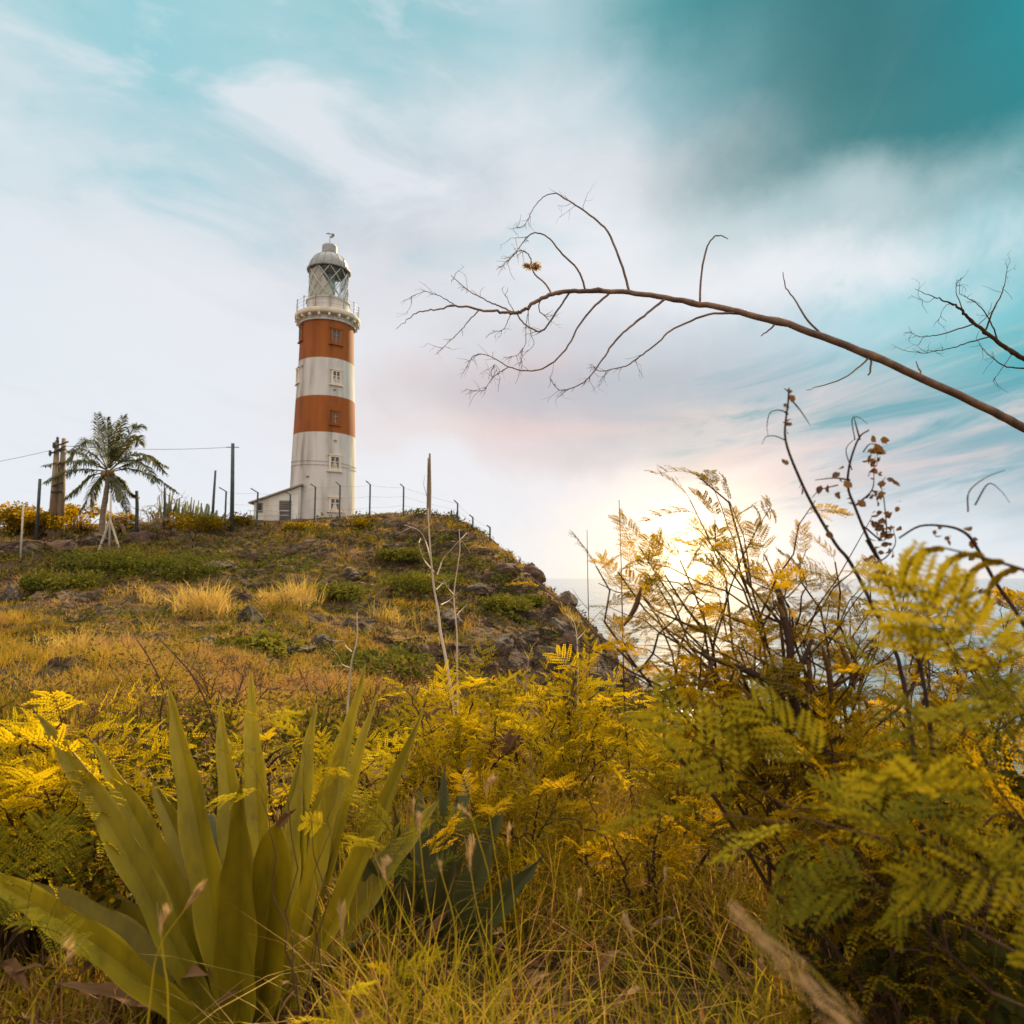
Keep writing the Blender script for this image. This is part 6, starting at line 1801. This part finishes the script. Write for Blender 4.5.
sapling(5.6, [(452, 700), (446, 660), (441, 635), (438, 610), (434, 588), (431, 558), (429, 530), (428, 508)], [[(434, 572), (424, 560), (420, 550), (419, 543), (421, 538)], [(437, 575), (443, 560), (450, 551), (460, 540), (467, 533)], [(431, 560), (425, 540), (418, 530), (404, 525)],
        [(441, 605), (450, 600), (458, 592)], [(436, 590), (444, 582), (449, 577)]], 0.016, "tallest pale dead sapling, meeting the dead pole on the ridge")
sapling(5.9, [(458, 710), (457, 660), (457, 634), (454, 596), (458, 565), (460, 548), (459, 529)], [[(455, 596), (448, 588), (443, 580)], [(457, 615), (466, 605), (472, 598)]], 0.0105, "thinner pale dead sapling just right of the tallest one")
sapling(5.0, [(347, 730), (349, 690), (352, 660), (357, 640), (357, 612)], [[(352, 652), (345, 645), (343, 636)], [(350, 668), (342, 664), (338, 655)]], 0.011, "short whitish dead sapling above the agave tips")
sapling(4.8, [(590, 700), (589, 640), (588, 590), (587, 530)], [[(589, 610), (580, 600), (572, 588)], [(589, 625), (600, 612), (612, 604)]], 0.0065, "thin dark dead stalk in front of the right shoulder of the cliff", M_twig)
sapling(4.4, [(625, 710), (623, 650), (622, 600), (621, 560), (619, 500)], [[(622, 590), (612, 580), (604, 566)], [(623, 640), (612, 630), (600, 618)], [(623, 625), (640, 612), (655, 600)]], 0.007, "tall thin dark dead stalk left of the right bush, against the water", M_twig)
sapling(5.2, [(528, 720), (526, 690), (528, 665), (532, 648), (538, 640)], [[(529, 660), (524, 650), (520, 640)]], 0.009, "small grey dead sapling low in front of the cliff", M_bark)
sapling(5.3, [(578, 705), (578, 660), (575, 625), (566, 614)], [[(577, 640), (586, 630), (590, 622)]], 0.009, "small pale dead sapling at the foot of the cliff shoulder")
sapling(4.6, [(160, 720), (163, 690), (150, 660), (137, 640)], [[(160, 690), (170, 670), (178, 650)], [(150, 665), (135, 660), (128, 650)]], 0.010, "brown twiggy dead sapling behind the left agave leaves", M_twig)
sapling(4.9, [(215, 730), (205, 700), (192, 675), (175, 655), (160, 640)], [[(200, 690), (190, 700), (178, 700)], [(190, 672), (197, 655), (200, 640)]], 0.010, "leaning brown dead sapling between the agave tips", M_twig)

# dry brown undergrowth in the hollow behind the bushes
k_ = 0
for (px, Y, hg, lab) in ((150, 6.5, 0.9, "brown leafless scrub behind the left bush"), (230, 7.5, 1.0, "brown leafless scrub behind the tallest agave tips"), (320, 7.0, 1.0, "brown leafless scrub right of the tallest agave tips"), (390, 8.0, 1.1, "brown leafless scrub above the long right-hand agave leaf"),
                         (480, 7.0, 1.1, "brown leafless scrub left of the middle bush"), (540, 8.5, 1.3, "brown leafless scrub at the foot of the cliff"), (80, 8.0, 0.9, "brown leafless scrub at the foot of the near left slope"), (430, 10, 1.4, "brown leafless scrub behind the pale saplings"),
                         (600, 6.5, 1.0, "brown leafless scrub behind the middle yellow bush"), (700, 5.4, 1.1, "brown leafless scrub behind the right-of-middle bush"), (850, 3.4, 1.3, "brown leafless scrub inside the right bushes")):
    B = np.array(base_at(px, Y)); b = MB()
    for k in range(16): grow(b, B + [rng.normal() * 0.015, rng.normal() * 0.015, -0.03], (rng.normal() * 1.0, rng.normal() * 0.7, 1), hg * rng.uniform(0.4, 0.8), 0.010, 2, 0.45, 0.15, 4, 0.8)
    o_ = empty("dry_scrub", B, lab, "dry scrub", "leafless scrub in the hollow"); b.build("stems", M_twig, o_)
    f = MB(); n = 260; d = rng.normal(size=(n, 3))
    P = B + rng.normal(size=(n, 3)) * np.array([0.5, 0.35, 0.01]) + np.stack([0 * d[:, 0], 0 * d[:, 0], rng.random(n) * hg * 0.8], -1)
    inst(f, LF_NARROW, P, d, rng.normal(size=(n, 3)), rng.uniform(0.04, 0.12, n), rng.random(n)); f.build("foliage", M_dead, o_)
# clump of curled dead leaves
B = np.array(base_at(485, 4.6)); root = empty("dead_leaf_clump", B, "clump of curled red-brown dead leaves in front of the cliff left of the middle bush", "dead plant")
f = MB()
for k in range(26):
    a = rng.uniform(0, 2 * PI); L_ = rng.uniform(0.5, 1.0); o = np.array([math.cos(a) * 0.35, math.sin(a) * 0.25, 0])
    P = smooth_path([B + o * 0.2, B + o * 0.5 + [0, 0, L_ * 0.6], B + o * L_ * 1.1 + [0, 0, L_ * 0.85], B + o * L_ * 1.7 + [0, 0, L_ * 0.45]], 5)
    wv = 0.035 * np.sin(PI * np.linspace(0.05, 1, len(P))) + 0.002; S = np.array([-math.sin(a), math.cos(a), 0.3])
    V = np.stack([P - S * wv[:, None], P + [0, 0, 0.012], P + S * wv[:, None]], 1).reshape(-1, 3); m = len(P)
    Q = [[3 * i + j, 3 * i + j + 1, 3 * i + j + 4, 3 * i + j + 3] for i in range(m - 1) for j in (0, 1)]
    f.add(V, Q, tint=rng.random())
f.build("foliage", M_dead, root)
# broad-leaved weeds under the left bush and elsewhere
for (px, Y, rad_, hg, n, s, tn, lab) in ((70, 3.2, 0.75, 0.75, 1700, 0.045, 0.45, "dark small-leaved shrub with yellow leaves under the left yellow bush"), (120, 3.9, 0.8, 0.8, 1700, 0.045, 0.62, "yellow small-leaved shrub behind the left agave leaves"),
                                  (-30, 3.0, 0.6, 0.6, 900, 0.045, 0.35, "dark small-leaved shrub at the left edge"), (960, 1.9, 0.45, 0.75, 700, 0.05, 0.2, "dark green broad-leaved weed in the lower right corner"), (1000, 2.4, 0.6, 1.1, 1100, 0.05, 0.3, "taller dark broad-leaved shrub at the right edge"),
                                  (760, 3.6, 0.7, 0.9, 1500, 0.04, 0.45, "small-leaved olive shrub inside the right-of-middle bush"), (870, 3.0, 0.7, 1.0, 1700, 0.04, 0.5, "small-leaved shrub with yellow leaves under the big right bush"), (390, 4.8, 0.8, 0.7, 1300, 0.045, 0.5, "small-leaved shrub behind the second agave"),
                                  (560, 5.6, 1.0, 0.9, 1700, 0.05, 0.7, "golden small-leaved shrub behind the middle yellow bush"), (250, 5.2, 0.9, 0.7, 1300, 0.045, 0.55, "small-leaved shrub behind the middle of the large agave"), (660, 6.0, 1.0, 1.0, 1500, 0.05, 0.6, "olive small-leaved shrub at the edge of the drop left of the right bush")):
    leafy("small_leaved_shrub", base_at(px, Y), rad_, hg, n, s, lab, "shrub", "small-leaved shrubs in the undergrowth", M_dleaf, tint=tn, stems=14)
